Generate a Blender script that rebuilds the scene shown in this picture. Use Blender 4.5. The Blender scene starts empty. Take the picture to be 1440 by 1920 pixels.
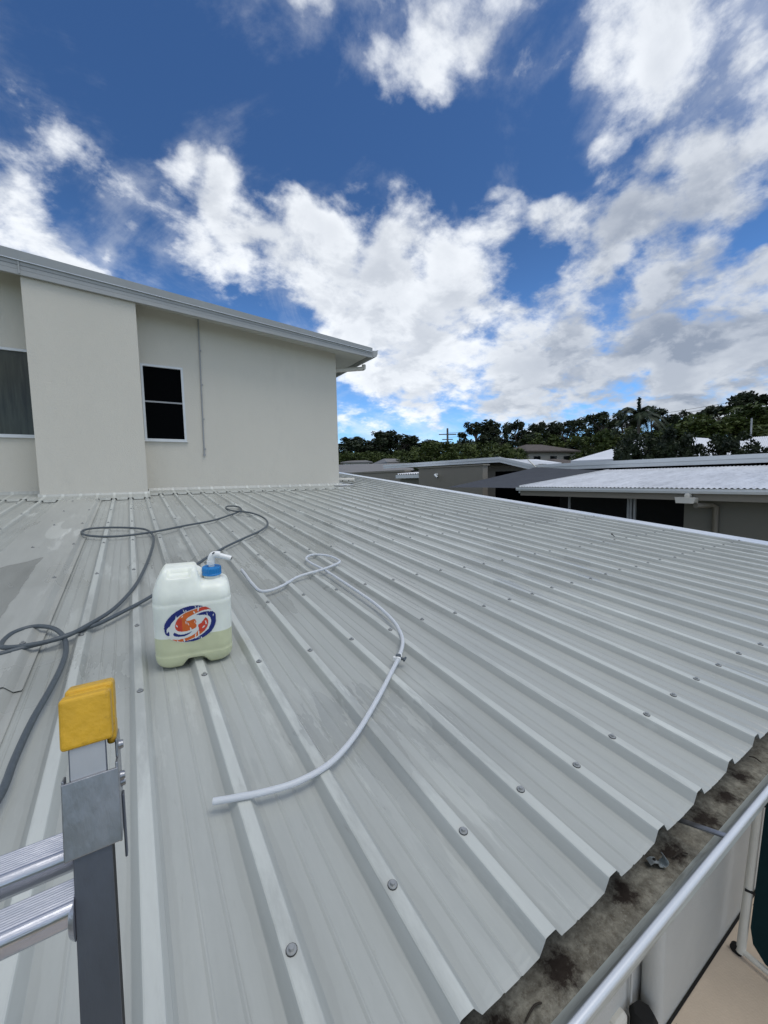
import bpy, math, random
from mathutils import Vector, Matrix
S = bpy.context.scene
PI = math.pi
# ---------------------------------------------------------------- camera (origin = camera, ground at z = G)
G = -3.04
F_PX = 758.0
cx = Vector((0.8482038, -0.5292704, -0.0205704)); cy = Vector((0.0610818, 0.0591642, 0.9963777)); cb = Vector((-0.5261362, -0.8463879, 0.0825121))
cam = bpy.data.cameras.new('camera'); co = bpy.data.objects.new('camera', cam); S.collection.objects.link(co)
co.matrix_world = Matrix(((cx.x, cy.x, cb.x, 0), (cx.y, cy.y, cb.y, 0), (cx.z, cy.z, cb.z, 0), (0, 0, 0, 1)))
cam.sensor_fit = 'HORIZONTAL'; cam.sensor_width = 36.0; cam.lens = F_PX / 1440 * 36
cam.clip_start = 0.02; cam.clip_end = 6000
S.camera = co
def ray(x, y): return (cx * (x - 720) + cy * (960 - y) - cb * F_PX).normalized()
def on(axis, val, x, y):
    d = ray(x, y); return d * (val / d[axis])
def dep(x, y, D):                      # point at depth D along the view axis
    d = ray(x, y); return d * (D / -(d.dot(cb)))
PITCH = math.radians(5.4244); SL = math.tan(PITCH)
Z0 = -0.8024 / math.cos(PITCH)         # rib top plane z = Z0 + SL*y
def rt(y): return Z0 + SL * y
def onroof(x, y, up=0.0):
    d = ray(x, y); t = (Z0 + up) / (d.z - SL * d.y); return d * t

# ---------------------------------------------------------------- world, sun, exposure
sun_dir = Vector((0.20, -0.30, 0.93)).normalized()
W = bpy.data.worlds.new('World'); S.world = W; W.use_nodes = True
nt = W.node_tree; nt.nodes.clear(); N = nt.nodes; L = nt.links
def nd(t, **k):
    n = N.new(t)
    for a, b in k.items(): setattr(n, a, b)
    return n
def vm(op, a, b=None, s=None):
    n = nd('ShaderNodeVectorMath', operation=op)
    for i, v in enumerate((a, b)):
        if v is None: continue
        if hasattr(v, 'links') or hasattr(v, 'is_linked'): L.new(v, n.inputs[i])
        else: n.inputs[i].default_value = v
    if s is not None:
        if hasattr(s, 'is_linked'): L.new(s, n.inputs['Scale'])
        else: n.inputs['Scale'].default_value = s
    return n
def mt(op, a, b=None, c=None, clamp=False):
    n = nd('ShaderNodeMath', operation=op, use_clamp=clamp)
    for i, v in enumerate((a, b, c)):
        if v is None: continue
        if hasattr(v, 'is_linked'): L.new(v, n.inputs[i])
        else: n.inputs[i].default_value = v
    return n.outputs[0]
out = nd('ShaderNodeOutputWorld'); bg = nd('ShaderNodeBackground')
tc = nd('ShaderNodeTexCoord'); D = tc.outputs['Generated']
sky = nd('ShaderNodeTexSky', sky_type='NISHITA', sun_disc=False)
sky.sun_elevation = math.asin(sun_dir.z); sky.sun_rotation = math.atan2(sun_dir.x, sun_dir.y)
sky.air_density = 1.0; sky.dust_density = 0.3; sky.ozone_density = 4.0
sep = nd('ShaderNodeSeparateXYZ'); L.new(D, sep.inputs[0])
zc = mt('MAXIMUM', sep.outputs[2], 0.0)
inv = mt('DIVIDE', 1.0, mt('ADD', zc, 0.38))
P = vm('SCALE', D, s=inv).outputs[0]          # cloud layer seen from below
def noise(vec, scale, detail, rough, dist=0.0, lac=2.0, off=(0, 0, 0)):
    n = nd('ShaderNodeTexNoise', noise_dimensions='3D')
    v = vm('ADD', vec, off).outputs[0]; L.new(v, n.inputs['Vector'])
    n.inputs['Scale'].default_value = scale; n.inputs['Detail'].default_value = detail
    n.inputs['Roughness'].default_value = rough; n.inputs['Distortion'].default_value = dist; n.inputs['Lacunarity'].default_value = lac
    return n
wv = noise(P, 3.0, 3, 0.55, off=(7, 3, 1))
wd = vm('SCALE', vm('SUBTRACT', wv.outputs['Color'], (0.5, 0.5, 0.5)).outputs[0], s=0.22).outputs[0]
D2 = vm('NORMALIZE', vm('ADD', D, wd).outputs[0]).outputs[0]
BL = [  # px, py, radius px, amount  (directions of the big clouds and of the clear blue)
 (640, 500, 150, .30), (520, 500, 130, .28), (800, 500, 130, .30), (700, 610, 140, .26), (860, 620, 110, .20), (420, 480, 70, .12), (590, 420, 70, .12),
 (400, 350, 70, .26), (450, 400, 60, .22), (340, 320, 45, .14), (215, 395, 70, .24), (90, 250, 90, .10), (50, 460, 110, .30), (150, 490, 60, .20), (20, 330, 60, .1),
 (570, 50, 75, .26), (540, 10, 60, .14), (745, 110, 60, .16), (860, 60, 110, .22), (990, 40, 110, .18), (680, 130, 40, .1),
 (1180, 70, 130, .18), (1330, 60, 150, .26), (1420, 180, 110, .26), (1290, 260, 90, .24), (1150, 310, 70, .20), (1400, 330, 120, .30), (1270, 370, 110, .26), (1130, 470, 100, .24),
 (1035, 445, 60, .26), (940, 410, 60, .16), (1200, 440, 80, .18), (880, 240, 50, .14), (900, 520, 80, .22), (370, 500, 70, .18), (980, 430, 60, .16), (780, 700, 100, .20), (1000, 630, 120, .22), (830, 150, 60, .12), (1090, 150, 60, .12), (40, 120, 60, .06), (140, 270, 60, .06), (720, 215, 40, .10), (550, 310, 30, .12), (950, 345, 30, .10), (1240, 180, 80, .14), (460, 20, 50, .08), (1000, 770, 120, .2), (760, 790, 90, .14), (775, 370, 50, .14),
 (1350, 580, 160, .34), (1180, 600, 120, .24), (1400, 700, 160, .40), (1200, 720, 140, .34), (1000, 690, 120, .26), (860, 740, 100, .20), (720, 650, 80, .16), (680, 700, 50, .14), (650, 780, 40, .10), (1080, 560, 80, .10), (960, 560, 60, .02),
 (200, 130, 170, -.20), (350, 120, 150, -.22), (620, 270, 150, -.24), (850, 330, 110, -.16), (960, 210, 130, -.20), (1020, 320, 70, -.2), (330, 560, 40, -.1), (560, 300, 60, -.08), (480, 200, 120, -.1), (1010, 200, 50, -.1), (250, 290, 70, -.14), (250, 470, 60, -.22), (300, 530, 60, -.14), (1010, 560, 50, -.10), (720, 740, 60, -.10), (1420, 440, 50, -.22), (1330, 470, 60, -.12), (1210, 530, 60, -.08), (620, 190, 90, -.12), (1080, 190, 80, -.12), (150, 380, 40, -.1), (480, 290, 80, -.14),
]
acc = None
for (bx, by, br, am) in BL:
    c = ray(bx, by)
    e = ray(bx + br, by); e2 = ray(bx, by + br)
    ang = 0.5 * (c.angle(e) + c.angle(e2)) * 1.12
    dp = vm('DOT_PRODUCT', D2, tuple(c)).outputs['Value']
    mr = nd('ShaderNodeMapRange', interpolation_type='SMOOTHSTEP')
    L.new(dp, mr.inputs['Value']); mr.inputs['From Min'].default_value = math.cos(ang); mr.inputs['From Max'].default_value = 1.0 - (1 - math.cos(ang)) * 0.08
    mr.inputs['To Min'].default_value = 0; mr.inputs['To Max'].default_value = am * (1.16 if am > 0 else 1.1)
    acc = mr.outputs[0] if acc is None else mt('ADD', acc, mr.outputs[0])
n1 = noise(P, 5.2, 10, 0.58, 0.25)
n2 = noise(P, 17.0, 7, 0.60, 0.1, off=(3, 9, 4))
n3 = noise(P, 1.1, 3, 0.5, 0.0, off=(11, 2, 4))
base = mt('ADD', mt('MULTIPLY', mt('SUBTRACT', n1.outputs[0], 0.5), 1.55), mt('MULTIPLY', mt('SUBTRACT', n2.outputs[0], 0.5), 0.72))
# unseen cumulus behind the camera, added and thickened to brighten the wall
front = nd('ShaderNodeMapRange', interpolation_type='SMOOTHSTEP')
L.new(vm('DOT_PRODUCT', D, tuple(-cb)).outputs['Value'], front.inputs['Value']); front.inputs['From Min'].default_value = 0.25; front.inputs['From Max'].default_value = 0.6
front.inputs['To Min'].default_value = 0.34; front.inputs['To Max'].default_value = 0.0
cov = mt('ADD', mt('ADD', base, acc), front.outputs[0])
mk = nd('ShaderNodeMapRange', interpolation_type='SMOOTHSTEP'); L.new(cov, mk.inputs['Value'])
mk.inputs['From Min'].default_value = 0.04; mk.inputs['From Max'].default_value = 0.56
nv = noise(P, 2.6, 9, 0.62, 0.8, off=(4, 8, 2))
vl = nd('ShaderNodeMapRange', interpolation_type='SMOOTHSTEP'); L.new(mt('ADD', nv.outputs[0], mt('MULTIPLY', cov, 0.30)), vl.inputs['Value'])
vl.inputs['From Min'].default_value = 0.44; vl.inputs['From Max'].default_value = 0.82; vl.inputs['To Max'].default_value = 0.45
mask = mt('MAXIMUM', mk.outputs[0], vl.outputs[0])
# cloud body: bright rims, greyer where thick, greyer still low down to the right
th = nd('ShaderNodeMapRange', interpolation_type='SMOOTHSTEP'); L.new(mt('ADD', cov, mt('MULTIPLY', mt('SUBTRACT', n2.outputs[0], .5), -1.2)), th.inputs['Value'])
th.inputs['From Min'].default_value = 0.25; th.inputs['From Max'].default_value = 0.95
sh = nd('ShaderNodeMapRange', interpolation_type='SMOOTHSTEP')
n4 = noise(vm('ADD', P, (0.03, 0.03, -0.09)).outputs[0], 5.2, 7, 0.58, 0.25)
L.new(mt('SUBTRACT', n1.outputs[0], n4.outputs[0]), sh.inputs['Value']); sh.inputs['From Min'].default_value = -0.09; sh.inputs['From Max'].default_value = 0.10
darkc = ray(1400, 760)
dk = nd('ShaderNodeMapRange', interpolation_type='SMOOTHSTEP'); L.new(vm('DOT_PRODUCT', D2, tuple(darkc)).outputs['Value'], dk.inputs['Value'])
dk.inputs['From Min'].default_value = math.cos(0.62); dk.inputs['From Max'].default_value = math.cos(0.06)
grey = mt('ADD', mt('MULTIPLY', th.outputs[0], 0.26), mt('MULTIPLY', mt('SUBTRACT', 1.0, sh.outputs[0]), 0.30))
grey = mt('ADD', grey, mt('MULTIPLY', dk.outputs[0], 0.50), clamp=True)
cc = nd('ShaderNodeMix', data_type='RGBA'); L.new(grey, cc.inputs['Factor'])
cc.inputs['A'].default_value = (0.90, 0.93, 0.96, 1); cc.inputs['B'].default_value = (0.26, 0.30, 0.37, 1)
skm = nd('ShaderNodeMix', data_type='RGBA', blend_type='MULTIPLY'); skm.inputs['Factor'].default_value = 1
L.new(sky.outputs[0], skm.inputs['A']); skm.inputs['B'].default_value = (0.043, 0.064, 0.086, 1)
hz_ = nd('ShaderNodeMapRange', interpolation_type='SMOOTHSTEP'); L.new(sep.outputs[2], hz_.inputs['Value']); hz_.inputs['From Min'].default_value = 0.0; hz_.inputs['From Max'].default_value = 0.55; hz_.inputs['To Min'].default_value = 2.0; hz_.inputs['To Max'].default_value = 0.95
skm2 = vm('SCALE', skm.outputs['Result'], s=hz_.outputs[0]).outputs[0]
mix = nd('ShaderNodeMix', data_type='RGBA'); L.new(mt('MULTIPLY', mask, mt('SUBTRACT', 1.0, mt('MULTIPLY', zc, 0.22))), mix.inputs['Factor'])
L.new(skm2, mix.inputs['A']); L.new(cc.outputs['Result'], mix.inputs['B'])
L.new(mix.outputs['Result'], bg.inputs[0]); bg.inputs[1].default_value = 1.0
L.new(bg.outputs[0], out.inputs[0])
W.cycles.sampling_method = 'MANUAL'; W.cycles.sample_map_resolution = 1024

sl = bpy.data.lights.new('sun', 'SUN'); sl.energy = 1.25; sl.angle = math.radians(35); sl.color = (1, .96, .90)
so = bpy.data.objects.new('sun', sl); S.collection.objects.link(so); so.rotation_euler = (-sun_dir).to_track_quat('-Z', 'Y').to_euler()
so.location = sun_dir * 50
S.view_settings.view_transform = 'Standard'; S.view_settings.look = 'None'; S.view_settings.gamma = 1; S.view_settings.exposure = 0.24

# ---------------------------------------------------------------- materials
def mat(name, col, rough=0.6, metal=0.0, spec=0.5, var=0.0, vscale=8.0, vstretch=(1, 1, 1), bump=0.0, bscale=60.0, trans=0.0, sss=0.0, rvar=0.0, coords='Object', dark=None, dscale=3.0, dlo=.6, dhi=.75, damt=.8):
    m = bpy.data.materials.new(name); m.use_nodes = True; T = m.node_tree; b = T.nodes['Principled BSDF']
    b.inputs['Base Color'].default_value = (*col, 1); b.inputs['Roughness'].default_value = rough; b.inputs['Metallic'].default_value = metal
    b.inputs['Specular IOR Level'].default_value = spec
    if trans: b.inputs['Transmission Weight'].default_value = trans
    if sss: b.inputs['Subsurface Weight'].default_value = sss; b.inputs['Subsurface Radius'].default_value = (.02, .02, .015); b.inputs['Subsurface Scale'].default_value = 1
    tcn = T.nodes.new('ShaderNodeTexCoord'); mp = T.nodes.new('ShaderNodeMapping'); mp.inputs['Scale'].default_value = vstretch
    T.links.new(tcn.outputs[coords], mp.inputs[0])
    colsock = None
    if var:
        n = T.nodes.new('ShaderNodeTexNoise'); n.inputs['Scale'].default_value = vscale; n.inputs['Detail'].default_value = 6; n.inputs['Roughness'].default_value = .6
        T.links.new(mp.outputs[0], n.inputs['Vector'])
        r = T.nodes.new('ShaderNodeMapRange'); r.inputs['From Min'].default_value = .3; r.inputs['From Max'].default_value = .7
        r.inputs['To Min'].default_value = 1 - var; r.inputs['To Max'].default_value = 1 + var; T.links.new(n.outputs[0], r.inputs['Value'])
        x = T.nodes.new('ShaderNodeVectorMath'); x.operation = 'SCALE'; x.inputs[0].default_value = col; T.links.new(r.outputs[0], x.inputs['Scale'])
        colsock = x.outputs[0]
        if rvar:
            r2 = T.nodes.new('ShaderNodeMapRange'); r2.inputs['From Min'].default_value = .35; r2.inputs['From Max'].default_value = .65
            r2.inputs['To Min'].default_value = rough - rvar; r2.inputs['To Max'].default_value = rough + rvar; T.links.new(n.outputs[0], r2.inputs['Value']); T.links.new(r2.outputs[0], b.inputs['Roughness'])
    if dark:
        n = T.nodes.new('ShaderNodeTexNoise'); n.inputs['Scale'].default_value = dscale; n.inputs['Detail'].default_value = 9; n.inputs['Roughness'].default_value = .72
        T.links.new(mp.outputs[0], n.inputs['Vector'])
        r = T.nodes.new('ShaderNodeMapRange'); r.inputs['From Min'].default_value = dlo; r.inputs['From Max'].default_value = dhi; r.inputs['To Max'].default_value = damt
        T.links.new(n.outputs[0], r.inputs['Value'])
        x = T.nodes.new('ShaderNodeMix'); x.data_type = 'RGBA'; T.links.new(r.outputs[0], x.inputs['Factor'])
        if colsock: T.links.new(colsock, x.inputs['A'])
        else: x.inputs['A'].default_value = (*col, 1)
        x.inputs['B'].default_value = (*dark, 1); colsock = x.outputs['Result']
    if colsock: T.links.new(colsock, b.inputs['Base Color'])
    if bump:
        n = T.nodes.new('ShaderNodeTexNoise'); n.inputs['Scale'].default_value = bscale; n.inputs['Detail'].default_value = 4
        T.links.new(mp.outputs[0], n.inputs['Vector']); bp = T.nodes.new('ShaderNodeBump'); bp.inputs['Strength'].default_value = bump; bp.inputs['Distance'].default_value = .01
        T.links.new(n.outputs[0], bp.inputs['Height']); T.links.new(bp.outputs[0], b.inputs['Normal'])
    return m

def roof_mat(name, col, rib=False, puddle=False):
    """pre-painted steel sheet: slow tone drift, lengthwise streaks, wet and chalky patches with crisp edges"""
    m = bpy.data.materials.new(name); m.use_nodes = True; T = m.node_tree; b = T.nodes['Principled BSDF']; Lk = T.links.new
    g = T.nodes.new('ShaderNodeNewGeometry')
    def nz(scale, stretch, detail=5, rough=.6, off=(0, 0, 0)):
        mp = T.nodes.new('ShaderNodeMapping'); mp.inputs['Scale'].default_value = stretch; mp.inputs['Location'].default_value = off; Lk(g.outputs['Position'], mp.inputs[0])
        n = T.nodes.new('ShaderNodeTexNoise'); n.inputs['Scale'].default_value = scale; n.inputs['Detail'].default_value = detail; n.inputs['Roughness'].default_value = rough; Lk(mp.outputs[0], n.inputs['Vector']); return n.outputs[0]
    def rng(v, a, c, lo, hi, sm=False):
        r = T.nodes.new('ShaderNodeMapRange'); r.inputs['From Min'].default_value = a; r.inputs['From Max'].default_value = c; r.inputs['To Min'].default_value = lo; r.inputs['To Max'].default_value = hi
        if sm: r.interpolation_type = 'SMOOTHSTEP'
        Lk(v, r.inputs['Value']); return r.outputs[0]
    def mul(a, c, op='MULTIPLY'):
        n = T.nodes.new('ShaderNodeMath'); n.operation = op
        for i, v in enumerate((a, c)):
            if hasattr(v, 'is_linked'): Lk(v, n.inputs[i])
            else: n.inputs[i].default_value = v
        return n.outputs[0]
    f = mul(rng(nz(.9, (1, .35, 1)), .3, .7, .93, 1.07), rng(nz(26, (1, .035, 1), 4), .3, .7, .95, 1.05))
    f = mul(f, rng(nz(140, (1, .25, 1), 3), .3, .7, .985, 1.015))
    chalk = rng(nz(7, (1, .16, .2), 7, .68, (3, 1, 0)), .56, .585, 0, 1)
    chalk2 = rng(nz(2.2, (1, .5, 1), 3, .5, (8, 4, 0)), .47, .62, 0, 1)
    sp = T.nodes.new('ShaderNodeSeparateXYZ'); Lk(g.outputs['Position'], sp.inputs[0])
    near = rng(sp.outputs[1], 1.2, 5.5, .45, 1.0)
    ch = mul(mul(chalk, chalk2), near)
    f = mul(f, rng(ch, 0, 1, 1.0, 1.28))
    wet = mul(rng(nz(3.1, (1, .22, .2), 6, .62, (1, 7, 0)), .52, .535, 0, 1), rng(nz(1.1, (1, 1, 1), 2, .5, (5, 5, 0)), .45, .6, 0, 1))
    f = mul(f, rng(wet, 0, 1, 1.0, .87))
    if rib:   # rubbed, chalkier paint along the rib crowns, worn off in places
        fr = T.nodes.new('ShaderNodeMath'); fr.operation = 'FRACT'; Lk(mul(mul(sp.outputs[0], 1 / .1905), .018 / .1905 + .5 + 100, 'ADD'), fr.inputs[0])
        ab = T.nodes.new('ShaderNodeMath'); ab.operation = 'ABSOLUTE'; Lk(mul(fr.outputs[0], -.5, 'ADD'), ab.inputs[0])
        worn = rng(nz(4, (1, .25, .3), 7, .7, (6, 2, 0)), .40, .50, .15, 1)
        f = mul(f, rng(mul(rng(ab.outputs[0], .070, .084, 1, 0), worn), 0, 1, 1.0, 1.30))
        # slightly darker band at the foot of the ribs, ragged outline
        side = mul(rng(ab.outputs[0], .10, .14, 0, 1), rng(mul(ab.outputs[0], mul(nz(16, (1, .2, .3), 5, .6, (3, 3, 0)), .22), 'ADD'), .325, .335, 1, 0))
        f = mul(f, rng(side, 0, 1, 1.0, .93))
    if puddle:
        # a darker wet stain on the flat cover sheet, its own outline
        nn = nz(5, (1, .6, 1), 4, .5)
        xx = mul(sp.outputs[0], mul(nn, .06), 'ADD')
        yy = mul(mul(sp.outputs[0], .9, 'MULTIPLY'), mul(sp.outputs[1], mul(nn, .12), 'ADD'), 'SUBTRACT')   # .9x - y
        p = mul(rng(xx, -.500, -.490, 1, 0), mul(rng(yy, -3.98, -3.95, 0, 1), rng(sp.outputs[1], 1.9, 2.3, 0, 1, True)))
        f = mul(f, rng(p, 0, 1, 1.0, .76)); wet = mul(wet, p, 'MAXIMUM')
        # a chalky crescent wiped on the sheet
        def disc(cx_, cy_, rx, ry):
            mp = T.nodes.new('ShaderNodeMapping'); mp.vector_type = 'TEXTURE'; mp.inputs['Location'].default_value = (cx_, cy_, 0); mp.inputs['Scale'].default_value = (rx, ry, 1e6); Lk(g.outputs['Position'], mp.inputs[0])
            ln = T.nodes.new('ShaderNodeVectorMath'); ln.operation = 'LENGTH'; Lk(mp.outputs[0], ln.inputs[0])
            return rng(mul(ln.outputs['Value'], mul(nn, .35), 'ADD'), 1.12, 1.2, 1, 0)
        cr = mul(disc(-.545, 4.45, .085, .42), mul(1.0, disc(-.50, 4.72, .06, .34), 'SUBTRACT'))
        f = mul(f, rng(cr, 0, 1, 1.0, 1.25))
    x = T.nodes.new('ShaderNodeVectorMath'); x.operation = 'SCALE'; x.inputs[0].default_value = col; Lk(f, x.inputs['Scale']); 
    # brownish grime in thin lines and specks
    gr = rng(nz(60, (1, .12, 1), 8, .75, (2, 2, 0)), .62, .76, 0, .45)
    mx = T.nodes.new('ShaderNodeMix'); mx.data_type = 'RGBA'; Lk(gr, mx.inputs['Factor']); Lk(x.outputs[0], mx.inputs['A']); mx.inputs['B'].default_value = (.22, .21, .18, 1)
    Lk(mx.outputs['Result'], b.inputs['Base Color'])
    ro = mul(rng(wet, 0, 1, .36, .20), rng(ch, 0, 1, 0, .22), 'ADD'); ro = mul(ro, rng(nz(3, (1, .3, 1), 4), .3, .7, -.05, .06), 'ADD')
    Lk(ro, b.inputs['Roughness']); b.inputs['Specular IOR Level'].default_value = .5
    bp = T.nodes.new('ShaderNodeBump'); bp.inputs['Strength'].default_value = .25; bp.inputs['Distance'].default_value = .004
    Lk(mul(nz(5, (1, .4, 1), 3), mul(nz(220, (1, 1, 1), 2), .03), 'ADD'), bp.inputs['Height']); Lk(bp.outputs[0], b.inputs['Normal'])
    return m
M = {}
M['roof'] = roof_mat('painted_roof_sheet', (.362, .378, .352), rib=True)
M['cover'] = roof_mat('painted_cover_sheet', (.375, .385, .355), puddle=True)
M['roofedge'] = mat('light_steel_flashing', (.68, .71, .74), .32, .35, .5, .06, 4, (1, .2, 1), rvar=.08)
M['lip'] = mat('gutter_lip_paint', (.62, .65, .68), .33, .15, .5, .07, 6, (.3, 1, 1), dark=(.25, .24, .22), dscale=14, dlo=.66, dhi=.8, damt=.5)
M['render'] = mat('cream_render', (.615, .585, .505), .9, 0, .25, .022, 1.4, (1, 1, .4), .4, 130, dark=(.40, .39, .35), dscale=1.3, dlo=.56, dhi=.85, damt=.3)
M['fascia'] = mat('grey_fascia_paint', (.36, .37, .36), .45, .0, .5, .05, 2)
M['capping'] = mat('shale_grey_capping', (.30, .315, .31), .42, .1, .5, .05, 2)
M['soffit'] = mat('soffit_board', (.55, .55, .50), .85, 0, .3, .03, 1)
M['alu'] = mat('white_window_frame', (.62, .64, .64), .4, .1, .5, .05, 6)
M['pvcpipe'] = mat('cream_pipe', (.60, .58, .52), .5, 0, .5, .05, 8)
M['greypipe'] = mat('grey_conduit', (.32, .33, .34), .55, 0, .4, .06, 8)
M['black'] = mat('deep_black', (.012, .012, .012), .7, 0, .3)
M['screw'] = mat('screw_paint', (.36, .37, .36), .35, .45, .5, .1, 200)
M['rubber'] = mat('screw_seal', (.02, .02, .02), .6)
M['hose'] = mat('grey_rubber_hose', (.075, .090, .100), .45, 0, .45, .12, 60, bump=.1, bscale=300)
M['can_cap'] = mat('blue_cap', (.008, .19, .50), .38, 0, .5, .06, 60)
M['whitepl'] = mat('white_plastic', (.78, .79, .77), .35, 0, .5, .04, 50)
M['yellow'] = mat('yellow_cap_plastic', (.62, .36, .025), .45, 0, .4, .14, 30, bump=.15, bscale=120, dark=(.16, .10, .03), dscale=32, dlo=.52, dhi=.68, damt=.65)
M['ladder'] = mat('aluminium', (.34, .35, .37), .38, .85, .5, .12, 30, (1, 1, .15), .08, 160, rvar=.08, dark=(.12, .12, .12), dscale=24, dlo=.6, dhi=.8, damt=.5)
M['ladder_dark'] = mat('darkened_aluminium', (.16, .17, .20), .42, .8, .5, .1, 24, (1, 1, .1), .05, 160, dark=(.08, .08, .09), dscale=14, dlo=.55, dhi=.8, damt=.5)  # dark reflection on the lower stile put into the metal colour
M['stile_bright'] = mat('bright_reflection_aluminium', (.50, .51, .52), .55, .6, .5, .08, 30, (1, 1, .15))  # lighter copy of the stile metal, bright reflection put into its colour
M['rung'] = mat('rung_aluminium', (.55, .56, .60), .30, .9, .5, .08, 40, (.2, 1, 1), .06, 200, dark=(.25, .25, .26), dscale=40, dlo=.6, dhi=.8, damt=.4)
M['zinc'] = mat('zinc_clip', (.55, .62, .66), .4, .7, .5, .15, 60)
M['twig'] = mat('twig_bark', (.03, .025, .02), .9)
M['wallw'] = mat('white_wall', (.50, .50, .47), .8, 0, .3, .05, 2.5, bump=.2, bscale=60, dark=(.3, .28, .24), dscale=3, dlo=.6, dhi=.85, damt=.4)
M['tile'] = mat('cream_paving', (.60, .50, .39), .8, 0, .3, .07, 4, bump=.2, bscale=80, dark=(.28, .20, .12), dscale=2.5, dlo=.6, dhi=.8, damt=.4)
M['teal'] = mat('dark_teal_cloth', (.003, .022, .026), .8, 0, .2, .1, 20)
M['creamfr'] = mat('cream_frame', (.62, .60, .53), .5, 0, .5, .05, 10)
M['asphalt'] = mat('ground_cover', (.09, .10, .05), .95, 0, .2, .3, .2)
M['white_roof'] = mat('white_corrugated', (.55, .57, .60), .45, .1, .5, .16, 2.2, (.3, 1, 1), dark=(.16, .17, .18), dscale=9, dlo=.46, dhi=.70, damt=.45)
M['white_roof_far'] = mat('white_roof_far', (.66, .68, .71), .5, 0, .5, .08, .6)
M['taupe'] = mat('taupe_render', (.25, .23, .195), .9, 0, .25, .05, 1)
M['housewall'] = mat('pale_house_wall', (.42, .40, .35), .9, 0, .25, .04, 1)
M['taupe2'] = mat('dark_taupe_wall', (.17, .165, .14), .9, 0, .25, .05, 1)
M['ffascia'] = mat('pale_fascia_far', (.68, .70, .70), .5, 0, .5, .04, 1)
M['sail'] = mat('shade_cloth', (.055, .060, .070), .85, 0, .2, .1, 3, bump=.15, bscale=90)
M['brownroof'] = mat('brown_tiles', (.085, .072, .062), .8, 0, .3, .2, 3, (1, 1, 4))
M['greyroof'] = mat('grey_sheet_roof', (.17, .165, .16), .6, 0, .4, .06, 1)
M['glass'] = mat('dark_glass', (.008, .010, .012), .06, 0, .35)
M['glass2'] = mat('flyscreen_and_recess_shade', (.003, .0035, .004), .5, 0, .0)  # window glass, also the dark sheet that stands for recess shade
M['curtain'] = mat('curtained_glass', (.045, .050, .036), .12, 0, .3, .5, 3, (6, 6, .5))
M['bark'] = mat('bark', (.12, .10, .085), .9, 0, .2, .25, 6)
M['pole'] = mat('weathered_pole', (.12, .11, .10), .9)
def leaf(name, c1, c2, sc):
    m = bpy.data.materials.new(name); m.use_nodes = True; T = m.node_tree; b = T.nodes['Principled BSDF']
    tcn = T.nodes.new('ShaderNodeTexCoord'); n = T.nodes.new('ShaderNodeTexNoise'); n.inputs['Scale'].default_value = sc; n.inputs['Detail'].default_value = 4
    T.links.new(tcn.outputs['Object'], n.inputs['Vector']); r = T.nodes.new('ShaderNodeMapRange'); r.inputs['From Min'].default_value = .35; r.inputs['From Max'].default_value = .65; T.links.new(n.outputs[0], r.inputs['Value'])
    x = T.nodes.new('ShaderNodeMix'); x.data_type = 'RGBA'; x.inputs['A'].default_value = (*c1, 1); x.inputs['B'].default_value = (*c2, 1); T.links.new(r.outputs[0], x.inputs['Factor'])
    T.links.new(x.outputs['Result'], b.inputs['Base Color']); b.inputs['Roughness'].default_value = .6; b.inputs['Specular IOR Level'].default_value = .25
    return m
M['leaf_gum'] = leaf('gum_leaves', (.013, .022, .011), (.038, .052, .022), .9)
M['leaf_bush'] = leaf('bush_leaves', (.028, .046, .011), (.078, .102, .022), .7)
M['leaf_dark'] = leaf('dark_leaves', (.008, .015, .007), (.026, .038, .014), .8)
M['leaf_palm'] = leaf('palm_leaves', (.012, .022, .010), (.032, .048, .024), .7)

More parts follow.
